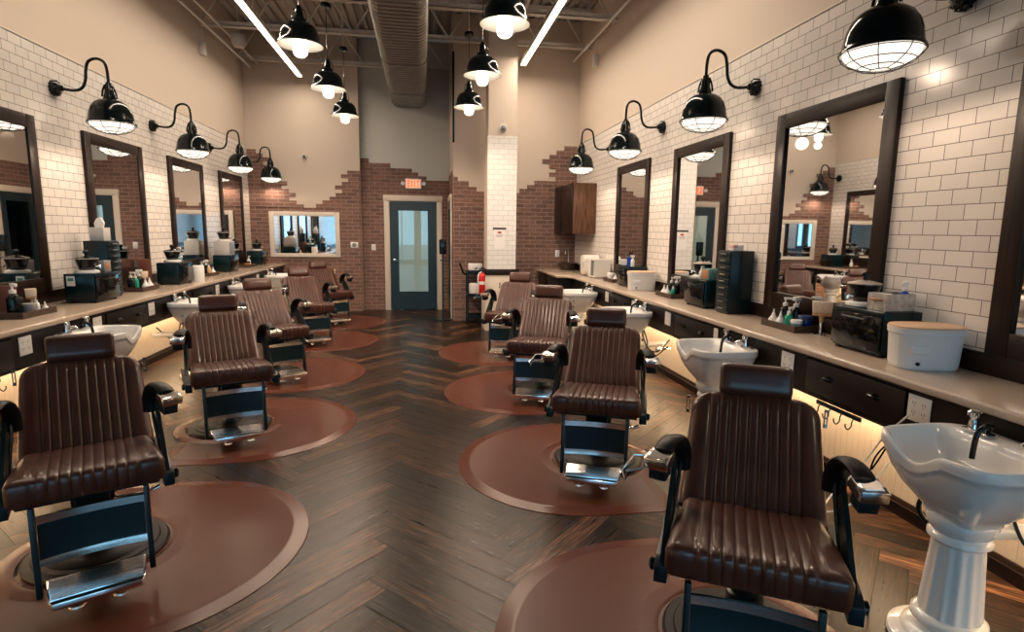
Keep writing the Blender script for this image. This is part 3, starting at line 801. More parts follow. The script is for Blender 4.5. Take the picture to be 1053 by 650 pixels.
# notice on the column
t = thing('wall_notice', 'white notice sheet with dark heading and red emblem on tiled column', 'notice', (1.195, 8.991, 1.48))
obj('sheet', box(new(), -.085, .085, -.002, 0, -.17, .17), PAPER, t, 0)
b = new(); box(b, -.105, .105, -.003, -.001, .125, .158); obj('heading', b, INK, t, 0)
b = new(); box(b, -.03, .03, -.004, -.0015, .065, .095); obj('emblem', b, REDINK, t, 0)
b = new()
for k in range(3): box(b, -.06 + .005 * k, .06 - .008 * k, -.003, -.0015, .04 - k * .016, .046 - k * .016)
obj('text_lines', b, GREYP, t, 0)

# ================================================================== WALL CUPBOARD, CORNER SINK, APPLIANCES
t = thing('wall_cupboard', 'brown wooden wall cupboard hung in the far right corner', 'cupboard', (0, 0, 0))
cx0, cx1, cy0, cy1, cz0, cz1 = 2.30, 2.688, 8.77, 9.97, 1.56, 2.34
obj('body', box(new(), cx0 + .02, cx1, cy0, cy1, cz0, cz1, .003), CABWOOD, t)
for k in range(2):
    a = cy0 + k * .6
    d = obj('cupboard_door', box(new(), cx0, cx0 + .019, a + .003, a + .597, cz0 + .003, cz1 - .003, .002), DARKWOOD, t)
    b = new(); yy = a + (.55 if k == 0 else .05); tube(b, [(cx0, yy, cz0 + .07), (cx0 - .022, yy, cz0 + .08), (cx0 - .022, yy, cz0 + .17), (cx0, yy, cz0 + .18)], .005, 8); obj('handle', b, BLACK, d)
t = thing('wash_basin', 'dark vessel sink on the worktop in the far right corner', 'sink', (2.50, 9.72, ZK))
b = new(); sec = [(.10, 0), (.14, .01), (.165, .06), (.175, .115), (.168, .118), (.15, .06), (.12, .03), (0, .025)]
lathe(b, sec, 36, cap=True); obj('bowl', b, mat('dark_brown_glaze', (.035, .018, .012), .25), t)
t = thing('faucet', 'tall chrome gooseneck faucet beside dark corner sink', 'faucet', (2.56, 9.93, ZK))
b = new(); lathe(b, [(.026, 0), (.026, .012), (.014, .02), (.012, .16)], 20); obj('body', b, CHROME, t)
b = new(); tube(b, [(0, 0, .15), (0, 0, .27), (-.02, -.03, .335), (-.05, -.07, .35), (-.08, -.11, .32), (-.085, -.12, .26)], .010, 12, 6); obj('spout', b, CHROME, t)
b = new(); tube(b, [(.012, 0, .08), (.05, 0, .10)], .006, 8); obj('handle', b, CHROME, t)
t = thing('mini_fridge', 'white rounded mini fridge on the far right worktop', 'fridge', (2.545, 8.46, ZK), PI)
b = new(); prism(b, rrect(-.13, .13, .012, .31, .07, 6), 'X', -.09, .12, .006); obj('body', b, WHITEM, t)
b = new(); prism(b, rrect(-.12, .12, .02, .30, .065, 6), 'X', .121, .138, .004); d = obj('door', b, WHITEM, t)
b = new(); tube(b, [(.138, .09, .13), (.155, .09, .14), (.155, .09, .19), (.138, .09, .20)], .006, 8); obj('handle', b, CHROME, d)
for s in (-1, 1): obj('foot', box(new(), -.07, .1, s * .09 - .015, s * .09 + .015, 0, .014), GREYP, t, 0)
t = thing('steamer_cabinet', 'white square towel steamer with open door beside mini fridge', 'steamer', (2.53, 8.02, ZK), PI)
b = new()
for (p, q, r_, s_, u_, v_) in ((-.13, .11, -.13, -.115, .012, .265), (-.13, .11, .115, .13, .012, .265), (-.13, .11, -.115, .115, .012, .027), (-.13, .11, -.115, .115, .25, .265), (-.13, -.115, -.115, .115, .027, .25)): box(b, p, q, r_, s_, u_, v_)
obj('body', b, WHITEM, t, 0)
obj('interior', box(new(), -.113, -.105, -.113, .113, .03, .248), mat('dark_inside', (.10, .075, .06), .5), t, 0)
b = new(); box(b, .11, .125, -.13, -.02, .012, .265, .003, 2, None); d = obj('door', b, WHITEM, t)
for s in (-1, 1): obj('foot', box(new(), -.1, .09, s * .1 - .015, s * .1 + .015, 0, .013), GREYP, t, 0)

# ================================================================== FAR AISLE OBJECTS
t = thing('utility_trolley', 'black three-tier trolley against the brick beside column', 'trolley', (.89, 9.72, 0))
for (z, n) in ((.10, 'shelf'), (.48, 'shelf'), (.86, 'shelf')):
    b = new(); box(b, -.15, .13, -.13, .20, z, z + .012, .003); 
    for (p, q, r_, s_) in ((-.15, -.14, -.13, .2), (.12, .13, -.13, .2), (-.14, .12, -.13, -.12), (-.14, .12, .19, .2)): box(b, p, q, r_, s_, z, z + .05)
    obj('shelf', b, BLACKM, t, 0)
for x in (-.145, .125):
    for y in (-.125, .195):
        b = new(); box(b, x - .01, x + .01, y - .01, y + .01, .06, .91); obj('post', b, BLACKM, t, 0)
        b = new(); lathe(b, [(.03, -.011), (.03, .011)], 18, mtx=Matrix.Translation((x, y, .031)) @ Matrix.Rotation(PI/2, 4, 'Y')); obj('wheel', b, RUBBER, t)
b = new(); tube(b, [(-.15, .1, .84), (-.20, .1, .86), (-.24, .08, .95), (-.27, .07, 1.03)], .017, 10, 5); obj('handle', b, RUBBER, t)
t = thing('wipes_box', 'white box with small dark mark on top of the trolley', 'box', (.885, 9.73, .9115))
obj('body', box(new(), -.12, .11, -.10, .10, 0, .12, .02, 3), WHITE, t); b = new(); box(b, -.02, .02, -.103, -.099, .03, .055); obj('mark', b, INK, t, 0)
o = obj('folded_towels', box(new(), -.10, .11, -.09, .11, 0, .20, .03, 3), PAPER); o.location = (.88, 9.72, .493); tag(o, 'white towels stacked on the middle shelf of the trolley', 'towels')
t = thing('fire_extinguisher', 'red fire extinguisher hung on the column base', 'fire extinguisher', (.915, 8.905, .60))
b = new(); lathe(b, [(.0, 0), (.045, 0), (.052, .01), (.052, .27), (.045, .305), (.022, .325), (.02, .34), (0, .34)], 28); obj('cylinder', b, RED, t)
b = new(); lathe(b, [(.053, .15), (.053, .20)], 28, cap=False); plabel(obj('label_band', b, PAPER, t), 'white label band')
b = new(); lathe(b, [(.016, .335), (.018, .37), (0, .37)], 16); box(b, -.055, .02, -.012, .012, .365, .378, .002); box(b, -.05, .02, -.012, .012, .392, .404, .002); obj('valve', b, BLACK, t)
b = new(); tube(b, [(-.01, -.01, .35), (-.055, -.02, .31), (-.068, -.02, .2), (-.06, -.015, .08)], .010, 8, 5); obj('hose', b, PAPER, t)
obj('bracket', box(new(), -.03, .03, .045, .053, .05, .30), BLACKM, t, 0)
t = thing('sanitizer_stand', 'black floor-standing hand sanitizer dispenser beside the teal door', 'dispenser stand', (.345, 10.14, 0))
obj('base_plate', box(new(), -.13, .13, -.13, .13, 0, .012, .003), BLACKM, t)
b = new(); box(b, -.014, .014, -.014, .014, .012, 1.2); obj('pole', b, BLACKM, t, 0)
d = obj('dispenser', box(new(), -.062, .062, -.09, -.0145, 1.17, 1.43, .02, 3), BLACK, t)
obj('drip_tray', box(new(), -.05, .05, -.14, -.015, 1.06, 1.075, .003), BLACKM, t)

# ================================================================== BARBER CHAIRS
def pad(bm, prof, wfn, fl_half, nfl, fdepth, R, mask, bow=0.0):
    """closed pad swept across x. prof: closed list of (y,z); wfn(i)-> half width; mask(i)-> flute strength"""
    n = len(prof); P = [Vector((0, p[0], p[1])) for p in prof]
    ar = sum(P[i].y * P[(i + 1) % n].z - P[(i + 1) % n].y * P[i].z for i in range(n))
    sgn = 1 if ar > 0 else -1
    Nn = []
    for i in range(n):
        t = (P[(i + 1) % n] - P[i - 1]); nn = Vector((0, t.z, -t.y)) * sgn; Nn.append(nn.normalized())
    Wr = max(wfn(i) for i in range(n))
    us = []
    for e in (0, .06, .2, .45, 1.0): us.append(1 - e * R / Wr)
    fh = fl_half / Wr
    side = sorted(set([-u for u in us]))
    inner = []
    ns = nfl * 8
    if nfl:
        for k in range(ns + 1): inner.append(-fh + 2 * fh * k / ns)
        pre = [us[-1] * -1 + (-fh + us[-1]) * k / 4 for k in range(1, 4)]
        allu = side + pre + inner + [-p for p in reversed(pre)] + [-s for s in reversed(side)]
    else:
        allu = side + [-us[-1] + 2 * us[-1] * k / 8 for k in range(1, 8)] + [-s for s in reversed(side)]
    b = bmesh.new(); cols = []
    for u in allu:
        col = []
        for i in range(n):
            W = wfn(i); e = (1 - abs(u)) * W; fx = min(fl_half, W - R * .9) if nfl else 0
            if nfl and abs(u) > fh: x = math.copysign(fx + (abs(u) - fh) / (1 - fh) * (W - fx), u); e = W - abs(x)
            elif nfl: x = u / fh * fx; e = W - abs(x)
            else: x = u * W
            d = 0.0
            if e < R: d = R - math.sqrt(max(0, R * R - (R - e) ** 2))
            if nfl and abs(u) <= fh + 1e-6:
                ph = (u + fh) / (2 * fh) * nfl; s = abs(math.sin(PI * ph))
                d += fdepth * mask(i) * (1 - s) ** 2.4
            p = P[i] - Nn[i] * d
            if bow: p = p + Nn[i] * bow * mask(i) * (1 - (x / W) ** 2)
            col.append(b.verts.new((x, p.y, p.z)))
        cols.append(col)
    for A, B in zip(cols, cols[1:]):
        for i in range(n): b.faces.new((A[i], A[(i + 1) % n], B[(i + 1) % n], B[i]))
    b.faces.new(cols[0]); b.faces.new(cols[-1][::-1])
    bmesh.ops.recalc_face_normals(b, faces=b.faces[:])
    join(bm, b)

def resample(poly, step):
    out = []
    n = len(poly)
    for i in range(n):
        a, b = Vector(poly[i]), Vector(poly[(i + 1) % n]); d = (b - a).length; k = max(1, int(d / step))
        for j in range(k): out.append(tuple(a.lerp(b, j / k)))
    return out

def make_chair(wire):
    t = thing('barber_chair', '', 'chair', group='brown leather barber chairs')
    # --- seat
    b = new()
    prof = [(.11, .452), (.10, .49), (.08, .528), (.045, .540), (-.10, .558), (-.22, .570), (-.33, .574), (-.385, .570), (-.402, .562), (-.409, .547), (-.407, .50), (-.400, .460), (-.385, .452)]
    pr = resample(prof, .02)
    def ws(i): y = pr[i][0]; return .245 + (.278 - .245) * min(1, max(0, (.1 - y) / .5))
    pad(b, pr, ws, .178, 9, .0065, .028, lambda i: 1.0 if pr[i][1] > .46 else 0.0)
    obj('seat', b, LEATHER, t, 70)
    # --- backrest (reclined slab)
    y0, z0 = .035, .500; dy, dz = .30, .385; Lb = math.hypot(dy, dz); ux, uz = dy / Lb, dz / Lb   # along the back
    nx_, nz_ = -uz, ux                                                # front normal (y,z)
    Ht, T = .525, .085
    loc2 = rrect(0, Ht, -T, 0, .035, 5)
    loc2 = resample(loc2, .022)
    pr2 = [(y0 + s * ux + q * nx_ + 0, z0 + s * uz + q * nz_) for s, q in loc2]
    def wb(i):
        s = loc2[i][0]; W = .272 - .022 * s / Ht; Rc = .085; h = Ht - s
        if h < Rc: W = W - Rc + math.sqrt(max(0, Rc * Rc - (Rc - h) ** 2))
        return W
    b = new(); pad(b, pr2, wb, .178, 9, .0075, .034, lambda i: (1.0 if loc2[i][0] < Ht - .045 else .35) if loc2[i][1] > -.05 else 0.0, .014)
    obj('backrest', b, LEATHER, t, 70)
    # back shell
    b = new(); prism(b, [(p[0] * .92, p[1]) for p in rrect(-.215, .215, 0, Ht - .03, .09, 6)], 'Z', -.012, .0)
    M = Matrix(((1, 0, 0, 0), (0, ux, nx_, y0 - nx_ * (T + .002)), (0, uz, nz_, z0 - nz_ * (T + .002)), (0, 0, 0, 1)))
    bmesh.ops.transform(b, matrix=M, verts=b.verts[:]); obj('back_shell', b, BLACKM, t)
    # --- headrest cushion
    hy, hz = .395, .950
    loc3 = resample(rrect(-.064, .078, -.055, .050, .040, 5), .02); a = math.radians(18)
    pr3 = [(hy - q * math.cos(a) + s * math.sin(a), hz + s * math.cos(a) + q * math.sin(a)) for s, q in loc3]
    b = new(); pad(b, pr3, lambda i: .145, .1, 0, 0, .022, lambda i: 0)
    h = obj('headrest', b, LEATHER, t, 70)
    b = new(); tube(b, [(0, hy + .02, hz - .03), (0, hy - .005, hz - .09), (0, .36, .80)], .012, 8); obj('headrest_post', b, CHROME, t)
    # --- chrome slotted plates on the shoulders
    for s in (-1, 1):
        b = new(); cx = s * .268; cy, cz = .315, .845
        for (p, q, r_, s_) in ((-.007, .007, -.035, -.02), (-.007, .007, .03, .04), (-.007, -.003, -.02, .03), (.003, .007, -.02, .03)): box(b, cx + p, cx + q, cy - .006, cy + .006, cz + r_, cz + s_)
        obj('shoulder_plate', b, CHROME, t, 0)
    # --- arms
    for s in (-1, 1):
        X = s * .330; PX = s * .288
        b = new()
        path = spline([(s * .270, .03, .665), (s * .270, .02, .735), (s * .280, -.02, .790), (s * .296, -.08, .815), (s * .314, -.13, .808), (s * .325, -.165, .790)], 6)
        tube(b, path, .03, 16, 0, (.041, .022))
        ar = obj('armrest', b, RUBBER, t)
        R1_ = Matrix.Rotation(math.radians(9), 3, 'X'); R2_ = Matrix.Rotation(s * math.radians(14), 3, 'Z')
        def cap(bm_):
            bmesh.ops.rotate(bm_, cent=(X, -.19, .77), matrix=R2_ @ R1_, verts=bm_.verts[:]); return bm_
        plabel(obj('armrest_cap', cap(box(new(), X - .044, X + .044, -.235, -.145, .752, .794, .005)), CHROME, ar), 'chrome box end of the armrest')
        b = new(); box(b, X - .030, X + .030, -.222, -.155, .7942, .7965, .001); obj('cap_inset', cap(b), CHROME, ar, 0)
        b = new(); box(b, X - .034, X + .030, -.215, -.150, .700, .751, .006); obj('cap_bracket', cap(b), BLACKM, ar)
        b = new(); prism(b, [(-.375, .43), (-.375, .475), (-.06, .70), (.0, .72), (.03, .70), (.0, .60), (-.24, .45)], 'X', PX - .008, PX + .008); obj('arm_post', b, BLACKM, t, 0)
        b = new(); tube(b, [(s * .268, .02, .70), (s * .272, -.03, .62), (s * .286, -.10, .48)], .012, 10, 4, (.015, .007)); obj('arm_strut', b, BLACKM, t)
        b = new(); prism(b, [(.14, .44), (.12, .50), (-.33, .49), (-.385, .475), (-.385, .415), (-.30, .41), (.10, .42)], 'X', s * .268, s * .312, .004); obj('side_rail', b, BLACKM, t)
        b = new(); lathe(b, [(.0, 0), (.022, 0), (.022, .016), (.012, .022), (0, .022)], 16, mtx=Matrix.Translation((s * .311, -.335, .452)) @ Matrix.Rotation(s * PI/2, 4, 'Y')); obj('pivot_bolt', b, BLACK, t)
    if wire:
        b = new(); X = -.370; tube(b, [(X, -.17, .775), (X - .055, -.18, .772), (X - .085, -.25, .735), (X - .065, -.295, .72), (X - .07, -.25, .735), (X, -.225, .75)], .004, 8)
        obj('towel_wire', b, CHROME, t)
    # --- seat frame / mechanism
    b = new(); box(b, -.255, .255, -.34, .12, .425, .452, .004); box(b, -.085, .085, -.12, .10, .30, .425, .01); box(b, -.065, .065, -.20, -.1, .335, .42, .006)
    tube(b, [(-.19, -.30, .425), (-.075, -.06, .36)], .007, 8); tube(b, [(.19, -.30, .425), (.075, -.06, .36)], .007, 8)
    obj('seat_frame', b, BLACKM, t)
    # --- pump column and base
    b = new(); lathe(b, [(.085, .035), (.09, .06), (.075, .08), (.07, .22), (.058, .225), (.055, .31)], 28); obj('pump_column', b, BLACKM, t)
    b = new(); lathe(b, [(.0, .012), (.300, .012), (.302, .022), (.292, .032), (.262, .034), (.255, .042), (.225, .044), (.218, .05), (.16, .056), (.1, .06), (.0, .06)], 56); obj('base', b, RUBBER, t, 35)
    b = new(); tube(b, [(.07, .02, .26), (.16, -.02, .265), (.235, -.07, .285)], .007, 8, 4); lathe(b, [(0, 0), (.012, .005), (.012, .04), (0, .045)], 12, mtx=Matrix.Translation((.235, -.07, .285)) @ Matrix.Rotation(1.2, 4, 'Y')); obj('pump_lever', b, CHROME, t)
    # --- legrest
    zt_, zb_2 = .425, .205
    def curved(z0, z1, yo, w, th, sag):
        bb_ = new(); n = 14
        poly = [(-w + 2 * w * k / n, yo + sag * (1 - (2 * k / n - 1) ** 2)) for k in range(n + 1)]
        poly += [(p[0], p[1] + th) for p in reversed(poly)]
        prism(bb_, poly, 'Z', z0, z1); return bb_
    obj('legrest_panel', curved(.212, .388, -.392, .186, .008, .018), TEAL, t)
    for z in (.374, .188): obj('chrome_strip', curved(z, z + .032, -.399, .190, .012, .018), CHROME, t)
    for s in (-1, 1):
        b = new(); prism(b, [(-.385, .45), (-.41, .45), (-.425, .20), (-.44, .07), (-.40, .06), (-.385, .20)], 'X', s * .198 - .011, s * .198 + .011, .003); obj('legrest_bar', b, BLACKM, t)
    b = new()
    prism(b, [(-.178, -.385), (.178, -.385), (.162, -.575), (.150, -.598), (-.150, -.598), (-.162, -.575)], 'Z', .088, .118, .004)
    fp = obj('footplate', b, CHROME, t)
    b = new()
    for k in range(11):
        yy = -.40 - k * .0165; w_ = .168 - k * .0012; box(b, -w_, w_, yy - .004, yy + .004, .117, .1225)
    obj('tread_ribs', b, CHROME, fp, 0)
    for s in (-1, 1):
        b = new(); lathe(b, [(.0, .044), (.024, .044), (.030, .052), (.028, .06), (.010, .064), (.009, .09)], 18, (s * .075, -.535, 0)); obj('foot_knob', b, CHROME, fp)
    return t
chr_r = make_chair(True); chr_l = make_chair(False)
CH = [('R', 1.223, 1.867, -29.7, 'brown leather barber chair nearest the camera on the right, cut by the bottom edge'),
      ('R', 1.201, 3.676, -21.8, 'second barber chair from the camera in the right row, before the second sink'),
      ('R', 1.171, 5.478, -20.6, 'third barber chair from the camera in the right row'),
      ('R', 1.163, 7.335, -22.7, 'farthest barber chair of the right row, in front of tiled column'),
      ('L', -1.590, 2.883, 27.5, 'brown leather barber chair nearest the camera on the left'),
      ('L', -1.542, 4.700, 23.7, 'second barber chair from the camera in the left row'),
      ('L', -1.635, 6.414, 31.4, 'third barber chair from the camera in the left row'),
      ('L', -1.631, 8.350, 25.3, 'fourth barber chair from the camera in the left row'),
      ('L', -1.612, 10.016, 30.3, 'farthest barber chair of the left row, against the brick wall')]
fl = {'R': True, 'L': True}
for s, x, y, a, lb in CH:
    pr_ = chr_r if s == 'R' else chr_l
    if fl[s]: fl[s] = False; o = pr_; o['label'] = lb; o.location = (x, y, 0); o.rotation_euler = (0, 0, math.radians(a))
    else: o = dup(pr_, lb, (x, y, 0), math.radians(a))
# floor mats under the chairs: round on the aisle side, square on the wall side
def make_mat(s):
    # s=+1: right row (round side towards -x). origin = centre of the base
    t = thing('floor_mat', '', 'mat', group='D-shaped brown chair mats')
    def outline(o_):
        R = .772 - o_; xs = .26 - o_ - 0; pts = []
        for k in range(33):
            a = PI / 2 + PI * k / 32; pts.append((-.215 + R * math.cos(a) * .99, R * math.sin(a)))
        pts += [(xs, -R), (xs, R)]
        return pts
    b = bmesh.new(); rs = []
    for o_, z in ((0, .0), (.003, .004), (.066, .0120), (.078, .0135), (.086, .0130), (.096, .0112)):
        rs.append([b.verts.new((p[0] * s, p[1], z)) for p in outline(o_)])
    for A, B in zip(rs, rs[1:]):
        for i in range(len(A)): b.faces.new((A[i], A[(i + 1) % len(A)], B[(i + 1) % len(A)], B[i]))
    b.faces.new(rs[-1])
    bmesh.ops.recalc_face_normals(b, faces=b.faces[:])
    obj('mat_body', b, MAT_, t, 30)
    b = new(); lathe(b, [(.318, .0115), (.33, .016), (.345, .0165), (.375, .0138), (.40, .0116)], 48, cap=False); obj('base_ridge', b, MAT_, t, 60)
    return t
mr0 = make_mat(1); ml0 = make_mat(-1)
for k, (s, x, y, a, lb) in enumerate(CH):
    ordn = ['nearest', 'second', 'third', 'farthest'] if s == 'R' else ['nearest', 'second', 'third', 'fourth', 'farthest']
    i = k if s == 'R' else k - 4
    lab = 'brown D-shaped floor mat under the %s chair of the %s row' % (ordn[i], 'right' if s == 'R' else 'left')
    proto = mr0 if s == 'R' else ml0
    o = proto if i == 0 else dup(proto, lab, (0, 0, 0))
    o['label'] = lab; o.location = (x + (0.0 if s == 'R' else 0), y, .0)
# a stool-height black step/seat corner seen left of the second chair is that row's armrest; nothing to add

# ================================================================== SHAMPOO SINKS
def make_sink(m_=1):
    # local: +x towards the aisle (front), back at -x, y along the wall
    t = thing('shampoo_sink', '', 'sink', group='white pedestal shampoo sinks')
    n = 72
    def outl(a, s, off=0.0, dipk=1.0):
        ca, sa = math.cos(a), math.sin(a); p = 4.0
        r = (abs(ca) ** p + abs(sa) ** p) ** (-1 / p)
        x = .225 * r * ca; y = .255 * r * sa
        f = max(0, 1 - ((y - .05 * m_) / .155) ** 2) if x > 0 else 0
        f = f * f
        x -= .022 * f * dipk
        return x * s + off, y * s, -.072 * f * dipk
    levels = [  # scale, z, xoffset, dip, back inset
        (.42, .535, 0, 0, 0), (.43, .55, 0, 0, 0), (.56, .585, .0, .05, 0), (.72, .632, 0, .2, 0), (.86, .69, 0, .5, 0), (.945, .745, 0, .85, 0), (.965, .768, 0, 1, 0), (.995, .772, 0, 1, 0), (1.0, .782, 0, 1, 0), (1.0, .806, 0, 1, 0), (.99, .815, 0, 1, 0), (.965, .818, 0, 1, 0),
        (.93, .815, .0, 1, .09), (.90, .803, .0, .95, .17), (.86, .775, .0, .8, .185), (.78, .73, .01, .5, .17), (.64, .69, .02, .25, .12), (.42, .665, .03, .08, .05), (.12, .655, .035, 0, 0)]
    b = bmesh.new(); rs = []
    for s, z, off, dk, ins in levels:
        ring = []
        for k in range(n):
            a = 2 * PI * k / n; x, y, dz = outl(a, s, off, dk)
            if x < 0: x *= 1 - ins * 2.2
            ring.append(b.verts.new((x, y, z + dz)))
        rs.append(ring)
    for A, B in zip(rs, rs[1:]):
        for i in range(n): b.faces.new((A[i], A[(i + 1) % n], B[(i + 1) % n], B[i]))
    b.faces.new(rs[0][::-1]); b.faces.new(rs[-1])
    bmesh.ops.recalc_face_normals(b, faces=b.faces[:])
    obj('basin', b, CERAMIC, t, 60)
    b = new(); lathe(b, [(.11, .536), (.115, .52), (.104, .49), (.09, .475), (.104, .462), (.104, .448), (.088, .436), (.084, .43)], 48); 
    lathe(b, [(.084, .432), (.088, .40), (.105, .15), (.104, .135)], 96, rfn=lambda a, z: 1 - .07 * (abs(math.sin(7 * a)) ** 1.5 if .14 < z < .42 else 0))
    lathe(b, [(.104, .14), (.124, .125), (.126, .105), (.112, .09), (.10, .082), (.112, .07)], 48)
    obj('pedestal', b, CERAMIC, t, 50)
    b = new(); lathe(b, [(.19, 0), (.198, .012), (.194, .03), (.175, .042), (.155, .046), (.15, .058), (.125, .074), (.11, .078), (0, .078)], 56); obj('pedestal_base', b, CERAMIC, t, 40)
    # faucet
    for yc, nm in ((.12 * m_, 'faucet'), (-.13 * m_, 'tap')):
        b = new(); box(b, -.182, -.136, yc - .055, yc + .055, .813, .828, .006); yk = yc + .022 * m_
        lathe(b, [(.020, .826), (.017, .855), (.014, .862), (.014, .872), (.024, .878), (.025, .895), (.018, .902), (0, .903)], 20, (-.158, yk, 0))
        if nm == 'tap': tube(b, [(-.15, yk, .85), (-.115, yk, .862), (-.085, yk, .845)], .011, 10, 4)
        obj(nm, b, CHROME, t)
    yc = .12 * m_; y2 = yc - .035 * m_
    b = new(); tube(b, [(-.160, y2, .828), (-.150, y2 - .02 * m_, .862), (-.115, y2 - .03 * m_, .868), (-.08, y2 - .03 * m_, .835), (-.07, y2 - .03 * m_, .74)], .010, 10, 6); plabel(obj('spray_hose', b, BLACK, t), 'black spray hose')
    b = new(); tube(b, [(-.05, 0, .52), (-.12, 0, .46), (-.20, 0, .455), (-.44, 0, .455)], .026, 14, 5); lathe(b, [(.034, 0), (.034, .03)], 18, mtx=Matrix.Translation((-.26, 0, .455)) @ Matrix.Rotation(PI/2, 4, 'Y')); obj('drain_pipe', b, WHITE, t)
    b = new(); tube(b, [(-.16, .10, .62), (-.19, .13, .50), (-.16, .16, .42), (-.24, .17, .36), (-.40, .15, .46)], .006, 8, 6); tube(b, [(-.16, .02, .62), (-.22, .06, .44), (-.32, .10, .40), (-.44, .09, .52)], .007, 8, 6)
    plabel(obj('supply_hose', b, BLACKM, t), 'dark supply hoses')
    b = new(); tube(b, [(.0, .10 * m_, .60), (.02, .16 * m_, .53), (.01, .165 * m_, .46), (-.03, .12 * m_, .42), (-.10, .05 * m_, .455)], .010, 8, 6); obj('drain_hose', b, BLACKM, t)
    b = new(); tube(b, [(-.30, .12, .43), (-.44, .12, .43)], .012, 10); box(b, -.33, -.29, .10, .14, .41, .45, .004); obj('valve', b, CHROME, t)
    return t
sk0 = make_sink(-1); sk1 = make_sink(1)
SK = [(2.018, 1.745, PI, 'white pedestal shampoo sink nearest the camera at the right edge'), (2.018, 3.65, PI, 'second white pedestal sink along the right wall, behind nearest right chair'), (2.018, 5.45, PI, 'third white pedestal sink along the right wall, behind second right chair'), (2.018, 7.25, PI, 'farthest white pedestal sink along the right wall'),
      (-2.385, 4.60, 0, 'white pedestal sink nearest on the left, behind the nearest left headrest'), (-2.385, 6.43, 0, 'second white pedestal sink along the left wall, behind second left chair'), (-2.385, 8.27, 0, 'third white pedestal sink along the left wall'), (-2.385, 10.08, 0, 'farthest white pedestal sink along the left wall')]
for k, (x, y, a, lb) in enumerate(SK):
    if k == 0: sk0.location = (x, y, 0); sk0.rotation_euler = (0, 0, a); sk0['label'] = lb
    elif k == 4: sk1.location = (x, y, 0); sk1['label'] = lb
    else: dup(sk0 if k < 4 else sk1, lb, (x, y, 0), a)
# loose appliance cords by the nearest right sink
for nm, pts, m_, lb in (('power_cord', [(2.235, 2.25, .76), (2.20, 2.34, .62), (2.14, 2.40, .44), (2.02, 2.42, .30), (1.93, 2.36, .25), (1.98, 2.28, .30), (2.10, 2.26, .44), (2.22, 2.24, .62)], WHITE, 'white cord hanging in a loop by nearest right sink'),
                        ('power_cord', [(2.24, 2.20, .74), (2.21, 2.30, .62), (2.19, 2.36, .52), (2.225, 2.42, .42), (2.235, 2.36, .55), (2.23, 2.30, .70)], BLACK, 'black cord hanging behind the nearest right sink')):
    b = new(); tube(b, pts, .0045, 8, 8); tag(obj(nm, b, m_), lb, 'cord')

# ================================================================== THINGS ON THE WORKTOPS
ZK1 = ZK
def make_towel_cab(w2=.185, door_glass=True):
    t = thing('towel_cabinet', '', 'towel cabinet', group='black towel warmer cabinets')
    obj('body', box(new(), -.235, .0, -w2, w2, .012, .25, .006), mat('teal_black', (.003, .015, .019), .22, spec=.3), t)
    d = obj('door', box(new(), .0015, .018, -w2 + .004, w2 - .004, .03, .222, .005), mat('black_gloss', (.003, .004, .005), .08, spec=.3), t)
    b = new(); tube(b, [(.018, w2 - .10, .20), (.034, w2 - .10, .20), (.034, -w2 + .10, .20), (.018, -w2 + .10, .20)], .005, 8); obj('handle', b, BLACKM, d)
    obj('control_strip', box(new(), .0015, .014, -w2 + .004, w2 - .004, .224, .247, .002), BLACKM, t)
    for s in (-1, 1):
        for x in (-.21, -.02): obj('foot', box(new(), x - .012, x + .012, s * (w2 - .03) - .012, s * (w2 - .03) + .012, 0, .013), RUBBER, t, 0)
    return t
tc0 = make_towel_cab()
TCS = [(2.437, 2.86, PI, 'black towel cabinet beside the ribbed tub on the right'), (2.437, 4.835, PI, 'black towel cabinet left of the drawer tower on the right'), (2.437, 6.73, PI, 'black towel cabinet behind the small white tub on the right'),
       (-2.77, 5.52, 0, 'black towel cabinet with white label, before the left drawer tower'), (-2.75, 7.19, 0, 'black towel cabinet beside white pump canister on the left'), (-2.82, 9.18, 0, 'black towel cabinet carrying the grey square box on the left'), (-2.85, 10.93, 0, 'farthest black cabinet at the end of the left worktop')]
for k, (x, y, a, lb) in enumerate(TCS):
    if k == 0: tc0.location = (x, y, ZK1); tc0.rotation_euler = (0, 0, a); tc0['label'] = lb
    else: dup(tc0, lb, (x, y, ZK1), a)
def make_lather(pale=True):
    t = thing('lather_machine', '', 'lather machine', group='lather machines standing on the towel cabinets')
    b = new(); lathe(b, [(.0, 0), (.085, 0), (.09, .006), (.088, .02), (.07, .028), (0, .028)], 32); obj('base_plate', b, WHITE, t)
    b = new(); lathe(b, [(.052, .028), (.058, .035), (.082, .11), (.086, .128), (0, .128)], 32); obj('bowl', b, mat('dark_gloss', (.010, .012, .014), .15), t)
    b = new(); lathe(b, [(.088, .1285), (.088, .134), (.055, .143), (.025, .15), (0, .151)], 32); obj('lid', b, mat('pale_lid', (.50, .44, .38), .3, .3) if pale else BLACK, t)
    if not pale:
        b = new(); lathe(b, [(.0865, .124), (.0895, .1245), (.0895, .1285), (.0865, .129)], 32, cap=False); obj('rim_band', b, WHITE, t)
    b = new(); lathe(b, [(.012, .149), (.012, .165), (.022, .172), (.022, .19), (.014, .198), (0, .2)], 20); obj('knob', b, BLACK, t)
    b = new(); tube(b, [(.07, 0, .06), (.10, 0, .065), (.105, 0, .045)], .008, 8, 4); obj('spout', b, CHROME, t)
    return t
lm0 = make_lather(); lm1 = make_lather(False)
top = ZK1 + .2505
